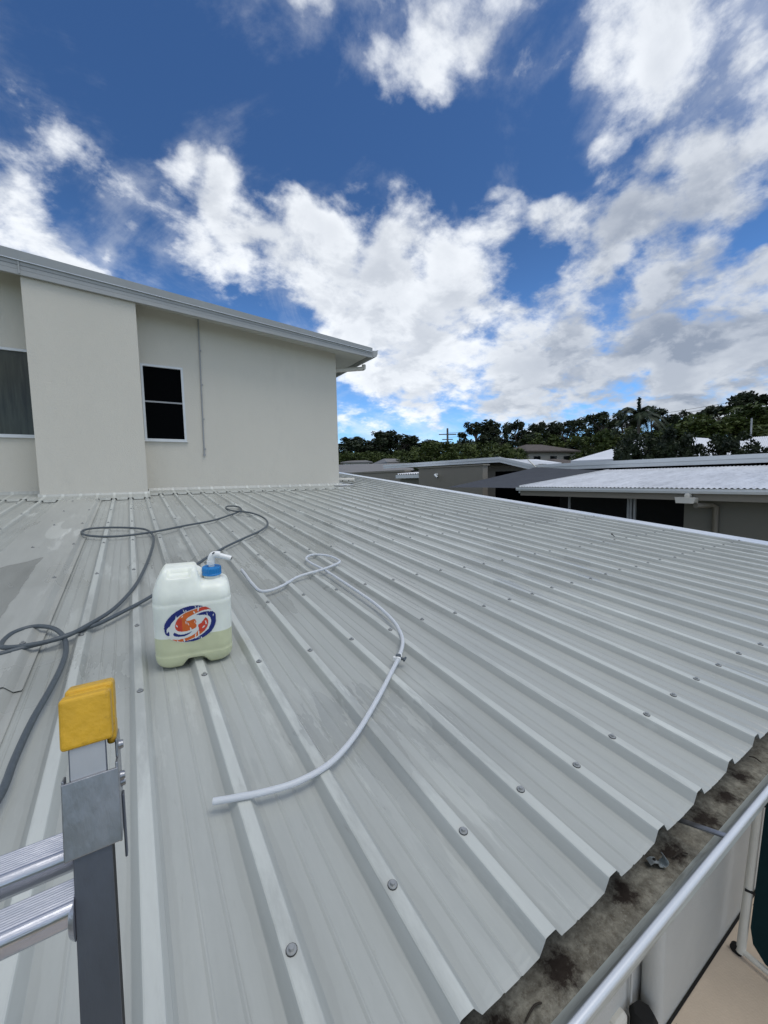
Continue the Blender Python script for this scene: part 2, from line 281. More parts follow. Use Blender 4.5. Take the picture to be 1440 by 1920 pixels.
# ---------------------------------------------------------------- mesh helpers
class MB:
    def __init__(s): s.v = []; s.f = []; s.m = []; s.sm = []
    def add(s, vs, fs, mi=0, smooth=False):
        k = len(s.v); s.v += [tuple(p) for p in vs]
        for f in fs: s.f.append([i + k for i in f]); s.m.append(mi); s.sm.append(smooth)
        return s
    def box(s, a, b, mi=0):
        (x0, y0, z0), (x1, y1, z1) = a, b
        return s.add([(x0, y0, z0), (x1, y0, z0), (x1, y1, z0), (x0, y1, z0), (x0, y0, z1), (x1, y0, z1), (x1, y1, z1), (x0, y1, z1)],
                     [(0, 3, 2, 1), (4, 5, 6, 7), (0, 1, 5, 4), (1, 2, 6, 5), (2, 3, 7, 6), (3, 0, 4, 7)], mi)
    def obox(s, o, X, Y, Z, mi=0):      # oriented box from corner o with edge vectors
        o, X, Y, Z = map(Vector, (o, X, Y, Z))
        return s.add([o, o + X, o + X + Y, o + Y, o + Z, o + X + Z, o + X + Y + Z, o + Y + Z],
                     [(0, 3, 2, 1), (4, 5, 6, 7), (0, 1, 5, 4), (1, 2, 6, 5), (2, 3, 7, 6), (3, 0, 4, 7)], mi)
    def prism(s, pts, ext, mi=0, smooth=False, cap=True):       # polygon extruded by a vector
        pts = [Vector(p) for p in pts]; e = Vector(ext); n = len(pts)
        fs = [(i, (i + 1) % n, n + (i + 1) % n, n + i) for i in range(n)]
        s.add(pts + [p + e for p in pts], fs, mi, smooth)
        if cap: s.add(pts, [tuple(range(n))[::-1]], mi); s.add([p + e for p in pts], [tuple(range(n))], mi)
        return s
    def strip(s, prof, ext, mi=0, smooth=False):                # open profile extruded by a vector
        pts = [Vector(p) for p in prof]; e = Vector(ext); n = len(pts)
        return s.add(pts + [p + e for p in pts], [(i, i + 1, n + i + 1, n + i) for i in range(n - 1)], mi, smooth)
    def tube(s, pts, r, seg=10, mi=0, cap=True, up=(0, 0, 1)):
        pts = [Vector(p) for p in pts]; n = len(pts); rs = r if isinstance(r, (list, tuple)) else [r] * n
        rings = []; prev = None
        for i, p in enumerate(pts):
            t = (pts[min(i + 1, n - 1)] - pts[max(i - 1, 0)]).normalized()
            if prev is None:
                u = Vector(up)
                if abs(u.dot(t)) > .95: u = Vector((1, 0, 0))
                a = t.cross(u).normalized()
            else: a = (prev - t * prev.dot(t)).normalized()
            prev = a; b = t.cross(a)
            rings.append([p + (a * math.cos(q) + b * math.sin(q)) * rs[i] for q in (2 * PI * k / seg for k in range(seg))])
        vs = [v for r_ in rings for v in r_]
        fs = [(i * seg + k, i * seg + (k + 1) % seg, (i + 1) * seg + (k + 1) % seg, (i + 1) * seg + k) for i in range(n - 1) for k in range(seg)]
        s.add(vs, fs, mi, True)
        if cap: s.add(rings[0], [tuple(range(seg))[::-1]], mi); s.add(rings[-1], [tuple(range(seg))], mi)
        return s
    def build(s, name, mats, parent=None, link=True):
        me = bpy.data.meshes.new(name)
        off = parent_world(parent) if parent else Vector()
        me.from_pydata([tuple(Vector(v) - off) for v in s.v], [], s.f)
        for mm in (mats if isinstance(mats, (list, tuple)) else [mats]): me.materials.append(mm)
        me.polygons.foreach_set('material_index', s.m); me.polygons.foreach_set('use_smooth', s.sm); me.update()
        o = bpy.data.objects.new(name, me)
        if link: S.collection.objects.link(o)
        if parent: o.parent = parent
        return o
def parent_world(p):
    v = Vector()
    while p: v += p.location; p = p.parent
    return v
def tag(o, label=None, cat=None, group=None, kind=None):
    for k, v in (('label', label), ('category', cat), ('group', group), ('kind', kind)):
        if v: o[k] = v
    return o
def root(name, loc, label, cat, group=None):
    o = bpy.data.objects.new(name, None); S.collection.objects.link(o); o.location = loc; o.empty_display_size = .1
    return tag(o, label, cat, group)
def bevel(o, w, seg=2, ang=30):
    m = o.modifiers.new('bevel', 'BEVEL'); m.width = w; m.segments = seg; m.limit_method = 'ANGLE'; m.angle_limit = math.radians(ang); return o
def catmull(pts, n=8, closed=False):
    P_ = [Vector(p) for p in pts]; out_ = []; m = len(P_)
    for i in range(m if closed else m - 1):
        if closed: a, b, c, d = P_[(i - 1) % m], P_[i], P_[(i + 1) % m], P_[(i + 2) % m]
        else: a, b, c, d = P_[max(i - 1, 0)], P_[i], P_[i + 1], P_[min(i + 2, m - 1)]
        for k in range(n):
            t = k / n; out_.append(.5 * ((2 * b) + (c - a) * t + (2 * a - 5 * b + 4 * c - d) * t * t + (3 * b - a - 3 * c + d) * t ** 3))
    if not closed: out_.append(P_[-1])
    return out_

# ================================================================ SETTING
g = MB(); g.add([(-2500, -2500, G), (2500, -2500, G), (2500, 2500, G), (-2500, 2500, G)], [(0, 1, 2, 3)])
tag(g.build('ground', M['asphalt']), kind='structure')

# ================================================================ LOW BUILDING UNDER THE METAL ROOF
RX1 = 4.99; PIT = .1905; R0 = -.018; RH = .0235; YE = .385
low = root('metal_roofed_building', (2, 2.5, G), 'low building under the wide grey ribbed metal roof with a dirty gutter', 'building')
def rib_profile(k, phase):
    c = R0 + k * PIT; lap = (k % 4 == 0)
    p = [(c - .036, 0), (c - .030, .0002), (c - .0285, .0010), (c - .0150, RH - .004), (c - .0135, RH - .0012), (c - .0108, RH), (c + .0108, RH), (c + .0135, RH - .0012), (c + .0150, RH - .004)]
    if lap: p += [(c + .0225, .0120), (c + .0230, .0088), (c + .0290, .0008)]
    else: p += [(c + .0285, .0010), (c + .030, .0002)]
    p += [(c + .036, 0)]
    a = c + .036; w = PIT - .072
    for t in (.33, .67):
        q = a + w * t; p += [(q - .0055, 0), (q - .001, .0022), (q + .001, .0022), (q + .0035, 0)]
    return p
def roof_sheet(k0, k1, y0, y1, name, dip=True, xmax=1e9):
    prof = []
    for k in range(k0, k1 + 1): prof += rib_profile(k, 0)
    prof = [q for q in prof if q[0] <= xmax]
    ys = [y0, y0 + .010, y0 + .024, y0 + .042] if dip else [y0]
    y = y0 + .3
    while y < y1: ys.append(y); y += .5
    ys.append(y1)
    vs = []
    for j, yy in enumerate(ys):
        for (x, z) in prof:
            zz = z
            if dip and z < .003:
                # turned-down pan ends
                kk = round((x - R0) / PIT); u = abs(x - (R0 + kk * PIT)); w = min(1, max(0, (u - .036) / .02))
                zz = z - w * (.0022, .0012, .0004, 0)[j] if j < 4 else z
            jig = random.Random(int(x * 1e4) % 9973 if j == 0 and z < .003 else 0).uniform(-.0004, .0004) if j == 0 else 0
            vs.append((x, yy + jig, rt(yy) - RH + zz))
    n = len(prof)
    m = MB(); m.add(vs, [(j * n + i, j * n + i + 1, (j + 1) * n + i + 1, (j + 1) * n + i) for j in range(len(ys) - 1) for i in range(n - 1)])
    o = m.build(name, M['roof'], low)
    return o
YW = 7.2
kmax = int((RX1 - R0) / PIT)
sheet = roof_sheet(-24, kmax, YE, 7.35, 'roof_sheet')
kc = 19
sheet2 = roof_sheet(kc, kmax, 7.35, 12.3, 'roof_sheet', dip=False)
# screws
def screw_mb(mb, x, y, sc=1.0, tilt=0):
    z = rt(y); n = Vector((0, -SL, 1)).normalized(); ax_ = Vector((1, 0, 0)); ay = n.cross(ax_)
    c = Vector((x, y, z)) + n * .0002
    def ring(r, h, k=12, ph=0): return [c + n * h + (ax_ * math.cos(2 * PI * i / k + ph) + ay * math.sin(2 * PI * i / k + ph)) * r for i in range(k)]
    def cyl(r0, h0, r1, h1, mi, k=12, top=False, ph=0, sm=True):
        mb.add(ring(r0, h0, k, ph) + ring(r1, h1, k, ph), [(i, (i + 1) % k, k + (i + 1) % k, k + i) for i in range(k)], mi, sm)
        if top: mb.add(ring(r1, h1, k, ph), [tuple(range(k))], mi)
    cyl(.0094, 0, .0094, .0018, 1, top=True); cyl(.0086, .0018, .0080, .0030, 0, top=True)
    cyl(.0046, .0030, .0046, .0078, 0, 6, True, ph=tilt, sm=False)
rows = [.595, 1.475, 2.03, 2.91, 3.77, 4.65, 5.48, 6.35]
pts = []
rg = random.Random(4)
for k in range(-1, kmax + 1):
    for yy in rows + [8.2, 9.1, 10.0, 10.9]:
        x = R0 + k * PIT
        if yy > 7 and x < 3.6: continue
        if k == 0 and abs(yy - .595) < .01: continue
        pts.append((x + rg.uniform(-.003, .003), yy + rg.uniform(-.012, .012)))
for k in range(-8, -1):
    for yy in rows[1:]:
        x = R0 + k * PIT
        if k < -4 and rg.random() < .1: continue
        pts.append((x + rg.uniform(-.004, .004), yy + rg.uniform(-.02, .02)))
def vis(p):
    q = Vector((p[0], p[1], rt(p[1]))); d = -(q.dot(cb))
    if d < .1: return 99
    X_ = 720 + F_PX * q.dot(cx) / d; Y_ = 960 - F_PX * q.dot(cy) / d
    return d if -20 < X_ < 1460 and -20 < Y_ < 1940 else 99 + d
pts.sort(key=vis)
for p in pts[:100]:
    mb = MB(); screw_mb(mb, p[0], p[1], tilt=rg.random())
    mb.build('roof_screw', [M['screw'], M['rubber']], sheet)
mb = MB()
for p in pts[100:]: screw_mb(mb, p[0], p[1])
tag(mb.build('roof_screw', [M['screw'], M['rubber']], sheet), kind='stuff')

# cover sheets on the left
def cover(y0, y1, dz, name='cover_sheet'):
    e = -.399
    prof = [(-1.0 if False else -.792, -.012), (-.786, RH * 0 + .001), (-.78, .0035), (e - .018, .0035), (e - .013, .0045), (e + .013, .0045), (e + .0175, .0005), (e + .0355, -RH + .0045), (e + .056, -RH + .004), (e + .058, -RH + .0075)]
    m = MB(); n = len(prof); ys = [y0]
    while ys[-1] + .4 < y1: ys.append(ys[-1] + .4)
    ys.append(y1); r_ = random.Random(3)
    vs = [(x, yy, rt(yy) + z + dz + (r_.uniform(-.0012, .0012) if -.77 < x < e else 0)) for yy in ys for (x, z) in prof]
    m.add(vs, [(j * n + i, j * n + i + 1, (j + 1) * n + i + 1, (j + 1) * n + i) for j in range(len(ys) - 1) for i in range(n - 1)])
    o = m.build(name, M['cover'], low); sd = o.modifiers.new('thickness', 'SOLIDIFY'); sd.thickness = .0012; sd.offset = -1
    return o
cover(1.70, 6.48, .0035); cover(YE, 1.80, -.0025)
for yy in (1.475, 2.03, 2.91, 3.77, 4.65, 5.48, 6.3):
    for xx in (-.399, -.62):
        if xx == -.62 and yy < 3: continue
        mb = MB(); screw_mb(mb, xx + rg.uniform(-.01, .01), yy); o = mb.build('roof_screw', [M['screw'], M['rubber']], sheet); o.location.z += .0082
# barge capping along the right edge
m = MB(); prof = [(4.93, 0, rt(0) - .018), (4.935, 0, rt(0) + .006), (4.99, 0, rt(0) + .012), (5.10, 0, rt(0) + .012), (5.106, 0, rt(0) + .008), (5.108, 0, rt(0) - .16), (5.10, 0, rt(0) - .17)]
m.strip([(x, .36, z + SL * .36) for x, _, z in prof], (0, 11.94, SL * 11.94))
o = m.build('barge_capping', M['roofedge'], low); sd = o.modifiers.new('thickness', 'SOLIDIFY'); sd.thickness = .0015
# ridge capping at the far top of the right part
m = MB(); m.strip([(3.5, 12.15, rt(12.15) + .006), (3.5, 12.35, rt(12.35) + .012), (3.5, 12.6, rt(12.35) - .04)], (1.6, 0, 0)); m.build('ridge_capping', M['roofedge'], low)
# flashing at the foot of the upper wall, with teeth turned into the pans
PXA, PXB = -1.016, .203
m = MB()
def apron(xa, xb, yf, yb):
    m.strip([(xa, yf - .004, rt(yf) + .002), (xa, yf, rt(yf) + .006), (xa, yb - .02, rt(yb) + .010), (xa, yb + .01, rt(yb) + .05)], (xb - xa, 0, 0))
    k = math.ceil((xa - R0) / PIT - .5)
    while R0 + k * PIT < xb - .05:
        a = R0 + k * PIT + .030; b = R0 + (k + 1) * PIT - .030; a = max(a, xa); b = min(b, xb)
        jj = random.Random(k).uniform(-.012, .012); kk = random.Random(k + 50).uniform(-.006, .006)
        if b - a > .03: m.add([(a, yf - .003, rt(yf) + .002), (b, yf - .003, rt(yf) + .002), (b - .008, yf - .05 + jj * .6, rt(yf - .05) - RH + .007 + kk * .5), (a + .008, yf - .05 + jj * .6 + kk, rt(yf - .05) - RH + .007)], [(0, 1, 2, 3)])
        k += 1
apron(PXB + .02, 3.52, 6.86, 7.19); apron(-4.4, PXA - .02, 6.72, 7.19); apron(PXA - .02, PXB + .02, 6.50, 6.83)
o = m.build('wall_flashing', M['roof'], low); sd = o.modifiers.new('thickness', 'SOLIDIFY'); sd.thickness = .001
# torn bright membrane patch at the corner of the wall
m = MB(); pz = [(3.28, 7.03), (3.42, 6.98), (3.60, 7.02), (3.78, 7.14), (3.70, 7.26), (3.62, 7.42), (3.50, 7.36), (3.44, 7.17), (3.33, 7.17)]
m.add([(x, y, rt(y) + .022 + .006 * math.sin(x * 40 + y * 21)) for x, y in pz], [tuple(range(len(pz)))]); m.build('foil_patch', M['roofedge'], low)
# gutter
m = MB(); GB = -.885; GX0, GX1 = -4.6, 5.12
inner = [(.312, -.800), (.330, -.835), (.352, GB + .006), (.362, GB), (.46, GB), (.468, GB + .01), (.47, -.79)]
m.strip([(GX0, y, z) for y, z in inner[:4]], (GX1 - GX0, 0, 0), 0, True); m.strip([(GX0, y, z) for y, z in inner[3:]], (GX1 - GX0, 0, 0), 1)
m.strip([(GX0, .300, -.800), (GX0, .306, -.83), (GX0, .34, -.895), (GX0, .47, -.897)], (GX1 - GX0, 0, 0), 0)
M['gutter_clean'] = mat('gutter_inner_face', (.50, .55, .54), .4, .1, .5, .12, 10, (.25, 1, 1), dark=(.13, .125, .10), dscale=9, dlo=.48, dhi=.62, damt=.7)
def dirt_mat():
    mm = mat('gutter_dirt', (.235, .23, .195), .9, 0, .3, .42, 55, (1, 1, 1), .6, 60, coords='Object')
    T = mm.node_tree; b = T.nodes['Principled BSDF']; src = b.inputs['Base Color'].links[0].from_socket
    g_ = T.nodes.new('ShaderNodeNewGeometry')
    def nz(sc, det, rough, loc=(0, 0, 0), st=(1, 1, 1)):
        mp = T.nodes.new('ShaderNodeMapping'); mp.inputs['Location'].default_value = loc; mp.inputs['Scale'].default_value = st; T.links.new(g_.outputs['Position'], mp.inputs[0])
        n = T.nodes.new('ShaderNodeTexNoise'); n.inputs['Scale'].default_value = sc; n.inputs['Detail'].default_value = det; n.inputs['Roughness'].default_value = rough; T.links.new(mp.outputs[0], n.inputs['Vector']); return n.outputs[0]
    def layer(src, fac, lo, hi, col, amt):
        r = T.nodes.new('ShaderNodeMapRange'); r.inputs['From Min'].default_value = lo; r.inputs['From Max'].default_value = hi; r.inputs['To Max'].default_value = amt; T.links.new(fac, r.inputs['Value'])
        x = T.nodes.new('ShaderNodeMix'); x.data_type = 'RGBA'; T.links.new(r.outputs[0], x.inputs['Factor']); T.links.new(src, x.inputs['A']); x.inputs['B'].default_value = (*col, 1); return x.outputs['Result']
    s = layer(src, nz(9, 10, .75, (4, 0, 0)), .44, .66, (.075, .065, .05), .8)
    s = layer(s, nz(90, 6, .8, (2, 5, 0)), .52, .66, (.09, .075, .055), .7)
    s = layer(s, nz(130, 5, .8, (9, 5, 0)), .56, .66, (.36, .36, .33), .45)
    # ringed leaf-litter stains with shapes of their own
    for (px_, py_, rr) in ((.60, .40, .045), (1.02, .395, .042), (1.19, .395, .05), (1.33, .395, .04), (1.45, .40, .035), (.83, .41, .04), (.44, .40, .04)):
        mp = T.nodes.new('ShaderNodeMapping'); mp.vector_type = 'TEXTURE'; mp.inputs['Location'].default_value = (px_, py_, 0); mp.inputs['Scale'].default_value = (rr, rr * .8, 1e6); T.links.new(g_.outputs['Position'], mp.inputs[0])
        ln = T.nodes.new('ShaderNodeVectorMath'); ln.operation = 'LENGTH'; T.links.new(mp.outputs[0], ln.inputs[0])
        ad = T.nodes.new('ShaderNodeMath'); ad.operation = 'ADD'; T.links.new(ln.outputs['Value'], ad.inputs[0])
        n_ = T.nodes.new('ShaderNodeMath'); n_.operation = 'MULTIPLY'; n_.inputs[1].default_value = 2.6; T.links.new(nz(38, 7, .75, (px_, 0, 0)), n_.inputs[0]); T.links.new(n_.outputs[0], ad.inputs[1])
        s = layer(s, ad.outputs[0], 2.4, 1.75, (.016, .010, .008), .95)
    T.links.new(s, b.inputs['Base Color']); return mm
M['dirt'] = dirt_mat()
m.build('gutter', [M['gutter_clean'], M['dirt']], low)
m = MB(); m.tube([(GX0 + .01, .306, -.797), (1, .306, -.797), (GX1 - .01, .306, -.797)], .0068, 12); m.build('gutter_lip', M['lip'], low)
for bx in (1.069, -.9, 2.9):
    m = MB(); m.add([(bx - .006, .43, -.842), (bx + .006, .43, -.842), (bx + .006, .385, -.826), (bx - .006, .385, -.826), (bx + .006, .313, -.803), (bx - .006, .313, -.803)], [(0, 1, 2, 3), (3, 2, 4, 5)])
    m.strip([(bx - .006, .43, -.840), (bx - .006, .385, -.8245), (bx - .006, .313, -.8015)], (0, 0, -.004))
    o = m.build('gutter_strap', M['ladder'], low); sd = o.modifiers.new('thickness', 'SOLIDIFY'); sd.thickness = .002
# fascia, soffit and wall below
m = MB(); m.box((GX0, .475, -1.02), (5.09, .50, -.80)); m.build('fascia', M['wallw'], low)
m = MB(); m.box((GX0, .505, -1.02), (5.05, .893, -1.00)); m.build('soffit', M['soffit'], low)
m = MB(); m.box((-4.5, .90, G), (5.0, 1.0, -1.0)); m.box((4.9, 1.003, G), (5.0, 12, -.75)); m.build('wall', M['wallw'], low)
m = MB(); m.tube([(2.03, .848, G + .01), (2.03, .848, -1.02)], .048, 20); m.tube([(1.90, .885, G + .01), (1.90, .885, -1.02)], .006, 8)
for zz in (-2.35, -2.62): m.box((1.888, .872, zz), (1.912, .899, zz + .022))
m.build('downpipe', M['wallw'], low)
m = MB(); m.add([(1.78, .897, -2.30), (1.86, .897, -2.22), (1.87, .897, -2.44)], [(0, 1, 2)]); m.build('wall_patch', M['greypipe'], low)
# paving strip and joints
m = MB(); m.add([(-5, -2.5, G + .004), (7.6, -2.5, G + .004), (7.6, .897, G + .004), (-5, .897, G + .004)], [(0, 1, 2, 3)]); tag(m.build('paving', M['tile']), kind='structure')
m = MB(); zz = G + .008
m.box((-4.5, .884, G + .0045), (5.0, .896, zz)); 
for xx in (2.36, 1.2, 3.52, 4.7): m.box((xx, -2.5, G + .0045), (xx + .012, .868, zz))
m.box((-4.5, -.33, G + .0046), (5.0, -.318, zz + .0006))
tag(m.build('paving_joints', M['black']), kind='structure')

# ================================================================ UPPER RENDERED BUILDING
up = root('rendered_building', (0, 9, G), 'tall cream rendered building with sloping grey fascia, left of the frame', 'building')
FY = 6.78; BX0 = -4.6
def ztop(x): return 2.818 * FY / 6.6 - .0835 * (x + 1.17)
def zbot(x): return 2.545 * FY / 6.6 - .0630 * (x + 1.18)
def zsof(x): return 2.645 - .0815 * (x - .2) + .01
CXR = 3.458; FXR = 4.02
m = MB()
def wallpoly(xa, xb, z0a, z1fn, y=YW, th=.2):
    m.prism([(xa, y, z0a), (xb, y, z0a), (xb, y, z1fn(xb)), (xa, y, z1fn(xa))], (0, th, 0))
zb = -.090
w1 = (.219, .798, .652, 1.80); w0 = (-1.9, -1.02, .653, 1.805)
f1 = lambda x: zsof(x) + .02
# wall split around the openings
wallpoly(w1[1], CXR, zb, f1)
m.prism([(w1[0], YW, zb), (w1[1], YW, zb), (w1[1], YW, w1[2]), (w1[0], YW, w1[2])], (0, .2, 0))
m.prism([(w1[0], YW, w1[3]), (w1[1], YW, w1[3]), (w1[1], YW, f1(w1[1])), (w1[0], YW, f1(w1[0]))], (0, .2, 0))
m.prism([(w0[1], YW, zb), (w1[0], YW, zb), (w1[0], YW, f1(w1[0])), (w0[1], YW, f1(w0[1]))], (0, .2, 0))
m.prism([(w0[0], YW, zb), (w0[1], YW, zb), (w0[1], YW, w0[2]), (w0[0], YW, w0[2])], (0, .2, 0))
m.prism([(w0[0], YW, w0[3]), (w0[1], YW, w0[3]), (w0[1], YW, f1(w0[1])), (w0[0], YW, f1(w0[0]))], (0, .2, 0))
wallpoly(BX0, w0[0], zb, f1)
m.prism([(CXR, YW + .2, zb - .3), (CXR, 16, zb - .3), (CXR, 16, zsof(CXR) + .05), (CXR, YW + .2, zsof(CXR) + .05)], (-.2, 0, 0))
m.box((BX0, YW + .02, G), (CXR, YW + .18, zb - .06)); m.box((BX0, 8, G), (BX0 + .2, 16, 2.9)); m.box((BX0, 15.8, G), (CXR, 16, 2.3))
m.build('wall', M['render'], up)
m = MB(); m.prism([(PXA, 6.83, -.133), (PXB, 6.83, -.133), (PXB, 6.83, zsof(PXB) + .01), (PXA, 6.83, zsof(PXA) + .01)], (0, .368, 0)); pl = m.build('pilaster', M['render'], up)
m = MB(); m.box((BX0, YW + .03, zb - .08), (CXR - .01, YW + .17, zb - .001)); m.box((PXA + .01, 6.86, -.19), (PXB - .01, 7.19, -.1335)); m.build('base_gap_shade', M['black'], up)  # black strips painting the shadow line under wall and pilaster
def window(a, b, z0, z1, rail, gl):
    fr = MB(); y0 = YW - .012; y1 = YW + .05; t = .032
    fr.box((a, y0, z0), (a + t, y1, z1)); fr.box((b - t, y0, z0), (b, y1, z1)); fr.box((a + t, y0 + .001, z1 - t), (b - t, y1, z1)); fr.box((a + t, y0 + .001, z0), (b - t, y1, z0 + t))
    fr.box((a - .012, y0 - .02, z0 - .014), (b + .012, y0 + .010, z0 - .001))
    w = fr.build('window', M['alu'], up)
    if rail: r = MB(); r.box((a + t, y0 + .012, rail - .011), (b - t, y1 - .01, rail + .011)); r.build('rail', M['greypipe'], w)
    r = MB()
    if rail:
        r.box((a + t, YW + .022, rail + .011), (b - t, YW + .027, z1 - t)); r.build('pane', gl[0], w); r = MB(); r.box((a + t, YW + .012, z0 + t), (b - t, YW + .017, rail - .011)); r.build('pane', gl[1], w)
    else: r.box((a + t, YW + .02, z0 + t), (b - t, YW + .025, z1 - t)); r.build('pane', gl[0], w)
window(*w1[:2], w1[2], w1[3], 1.245, (M['glass2'], M['glass2'])); window(*w0[:2], w0[2], w0[3], None, (M['curtain'],))
m = MB(); m.box((-3, YW + .08, .2), (1.2, YW + .09, 2.0)); m.build('interior', M['black'], up)
# conduit
m = MB(); m.tube([(1.062, YW - .014, 2.60), (1.052, YW - .014, 1.5), (1.042, YW - .014, .46)], .0095, 10)
for zz in (2.1, 1.565, 1.02, .54): m.box((1.035 + (zz - .5) * .009, YW - .026, zz - .008), (1.069 + (zz - .5) * .009, YW - .001, zz + .008))
m.box((1.026, YW - .028, .425), (1.058, YW - .001, .462)); m.build('conduit', M['greypipe'], up)
# eave: fascia with ribbed face, capping above, soffit
m = MB()
def band(fa, fb, y):     # fractions of fascia height
    z = lambda x, f: zbot(x) + (ztop(x) - zbot(x)) * f
    return [(BX0, y, z(BX0, fa)), (FXR, y, z(FXR, fa)), (FXR, y, z(FXR, fb)), (BX0, y, z(BX0, fb))]
for fa, fb, y in ((0.0, .21, 6.78), (.225, .40, 6.784), (.415, .56, 6.78)):
    m.prism(band(fa, fb, y), (0, .02, 0))
m.prism(band(.0, .60, 6.80), (0, .012, 0)); fo = m.build('fascia', M['fascia'], up)
m = MB(); m.prism(band(.575, .60, 6.755), (0, .05, 0)); m.build('capping_edge', M['roofedge'], up)
m = MB(); m.prism(band(.605, 1.0, 6.757), (0, .05, 0)); m.build('barge_capping', M['capping'], up)
m = MB(); m.box((-1.02, 6.768, zbot(-1.02) + .01), (-1.005, 6.78, zbot(-1.0) + .17)); m.build('joiner', M['fascia'], up)
m = MB(); m.prism([(BX0, 6.812, zsof(BX0)), (FXR - .01, 6.812, zsof(FXR)), (FXR - .01, 6.812, zsof(FXR) + .012), (BX0, 6.812, zsof(BX0) + .012)], (0, 9.2, 0)); m.build('soffit', M['soffit'], up)
m = MB(); m.prism([(BX0, 6.82, ztop(BX0) - .05), (FXR + .02, 6.82, ztop(FXR) - .05), (FXR + .02, 6.82, ztop(FXR) - .03), (BX0, 6.82, ztop(BX0) - .03)], (0, 9.3, 0)); m.build('roof', M['capping'], up)
# low-side fascia and quad gutter
m = MB(); m.box((FXR, 6.781, zbot(FXR) - .004), (FXR + .02, 16, ztop(FXR) - .055)); m.build('end_fascia', M['fascia'], up)
m = MB(); zt = ztop(FXR) - .045; gx = FXR + .022
q = [(gx, zt), (gx, zt - .115), (gx + .05, zt - .115), (gx + .075, zt - .10), (gx + .098, zt - .05), (gx + .10, zt + .012), (gx + .118, zt + .016), (gx + .118, zt + .024), (gx + .09, zt + .02), (gx + .085, zt - .03), (gx + .07, zt - .09), (gx + .01, zt - .1), (gx + .01, zt)]
m.prism([(a, 6.775, b) for a, b in q], (0, 9.2, 0)); m.build('gutter', M['fascia'], up)
m = MB(); m.prism([(a, 6.773, b) for a, b in q[:6]], (0, .002, 0)); m.build('gutter_end', M['fascia'], up)
# downpipe from the gutter, across to the side wall
m = MB(); dy = 7.22
m.tube(catmull([(4.085, dy, 2.27), (4.085, dy, 2.22), (4.08, dy, 2.205), (4.055, dy, 2.19), (4.02, dy + .01, 2.187), (3.7, dy + .12, 2.15), (3.40, dy + .22, 2.115)], 5), .040, 14); m.build('downpipe', M['pvcpipe'], up)
# pipe with drilled holes lying at the wall corner
m = MB(); a = Vector((3.36, 7.62, rt(7.62) + .075)); b = Vector((3.985, 7.62, rt(7.62) + .068)); m.tube([a, b], .042, 18); m.tube([b - Vector((.03, 0, 0)), b + Vector((.012, 0, 0))], .046, 18)
sp = m.build('spreader_pipe', M['pvcpipe'], up)
for xx in (3.58, 3.72, 3.86):
    m = MB(); c = Vector((xx, 7.62 - .036, a.z - .022)); n = Vector((0, -.86, -.5)); m.tube([c - n * .004, c + n * .0045], .014, 12); m.build('drain_hole', M['black'], sp)

# ================================================================ JERRY CAN
JX, JY = .172, 1.675
can = root('jerry_can', (JX, JY, rt(JY) - RH), 'translucent plastic jerry can half full of green liquid, with a worn navy and orange swirl', 'jerry can')
yaw = math.radians(-8); cu = Vector((math.cos(yaw), math.sin(yaw), 0)); cn = Vector((0, -SL, 1)).normalized(); cu = (cu + Vector((0, 0, SL * cu.y))).normalized(); cv = cn.cross(cu).normalized()
C0 = Vector((JX, JY, rt(JY) - RH + .001))
def J(x, y, z): return C0 + cu * x + cv * y + cn * (z * 1.09)
HW, HD, CR = .1305, .088, .048
def rr(hw, hd, r, n=10):
    r = min(r, hw * .999, hd * .999); o_ = []
    for (sx, sy, a0) in ((1, -1, -90), (1, 1, 0), (-1, 1, 90), (-1, -1, 180)):
        for i in range(n): a = math.radians(a0 + 90 * i / (n - 1)); o_.append((sx * (hw - r) + r * math.cos(a), sy * (hd - r) + r * math.sin(a)))
    # densify straight runs
    d = []
    for i in range(len(o_)):
        p, q_ = o_[i], o_[(i + 1) % len(o_)]; L_ = math.dist(p, q_); k = max(1, int(L_ / .008))
        k = 22 if (i + 1) % n == 0 and (i // n) in (1, 3) else (14 if (i + 1) % n == 0 else 1)
        for j in range(k): d.append((p[0] + (q_[0] - p[0]) * j / k, p[1] + (q_[1] - p[1]) * j / k))
    return d
levels = [(0, .62), (.002, .72), (.006, .82), (.012, .90), (.020, .955), (.030, .985), (.040, 1.0), (.047, 1.003), (.050, 1.004), (.054, .984), (.060, 1.0), (.075, 1), (.10, 1), (.13, .998), (.16, .997), (.19, .998), (.215, 1.0), (.226, 1.003), (.229, .984), (.234, .992), (.245, .985), (.256, .962), (.266, .925), (.275, .87), (.283, .80), (.287, .74), (.289, .70), (.2905, .66), (.2915, .63), (.2925, .60), (.2935, .565), (.2945, .53), (.2953, .495), (.296, .46), (.2965, .42), (.2975, .33), (.298, .25), (.299, .1)]
def sst(a, b, x): t = min(1, max(0, (x - a) / (b - a))); return t * t * (3 - 2 * t)
vs = []; nn = None
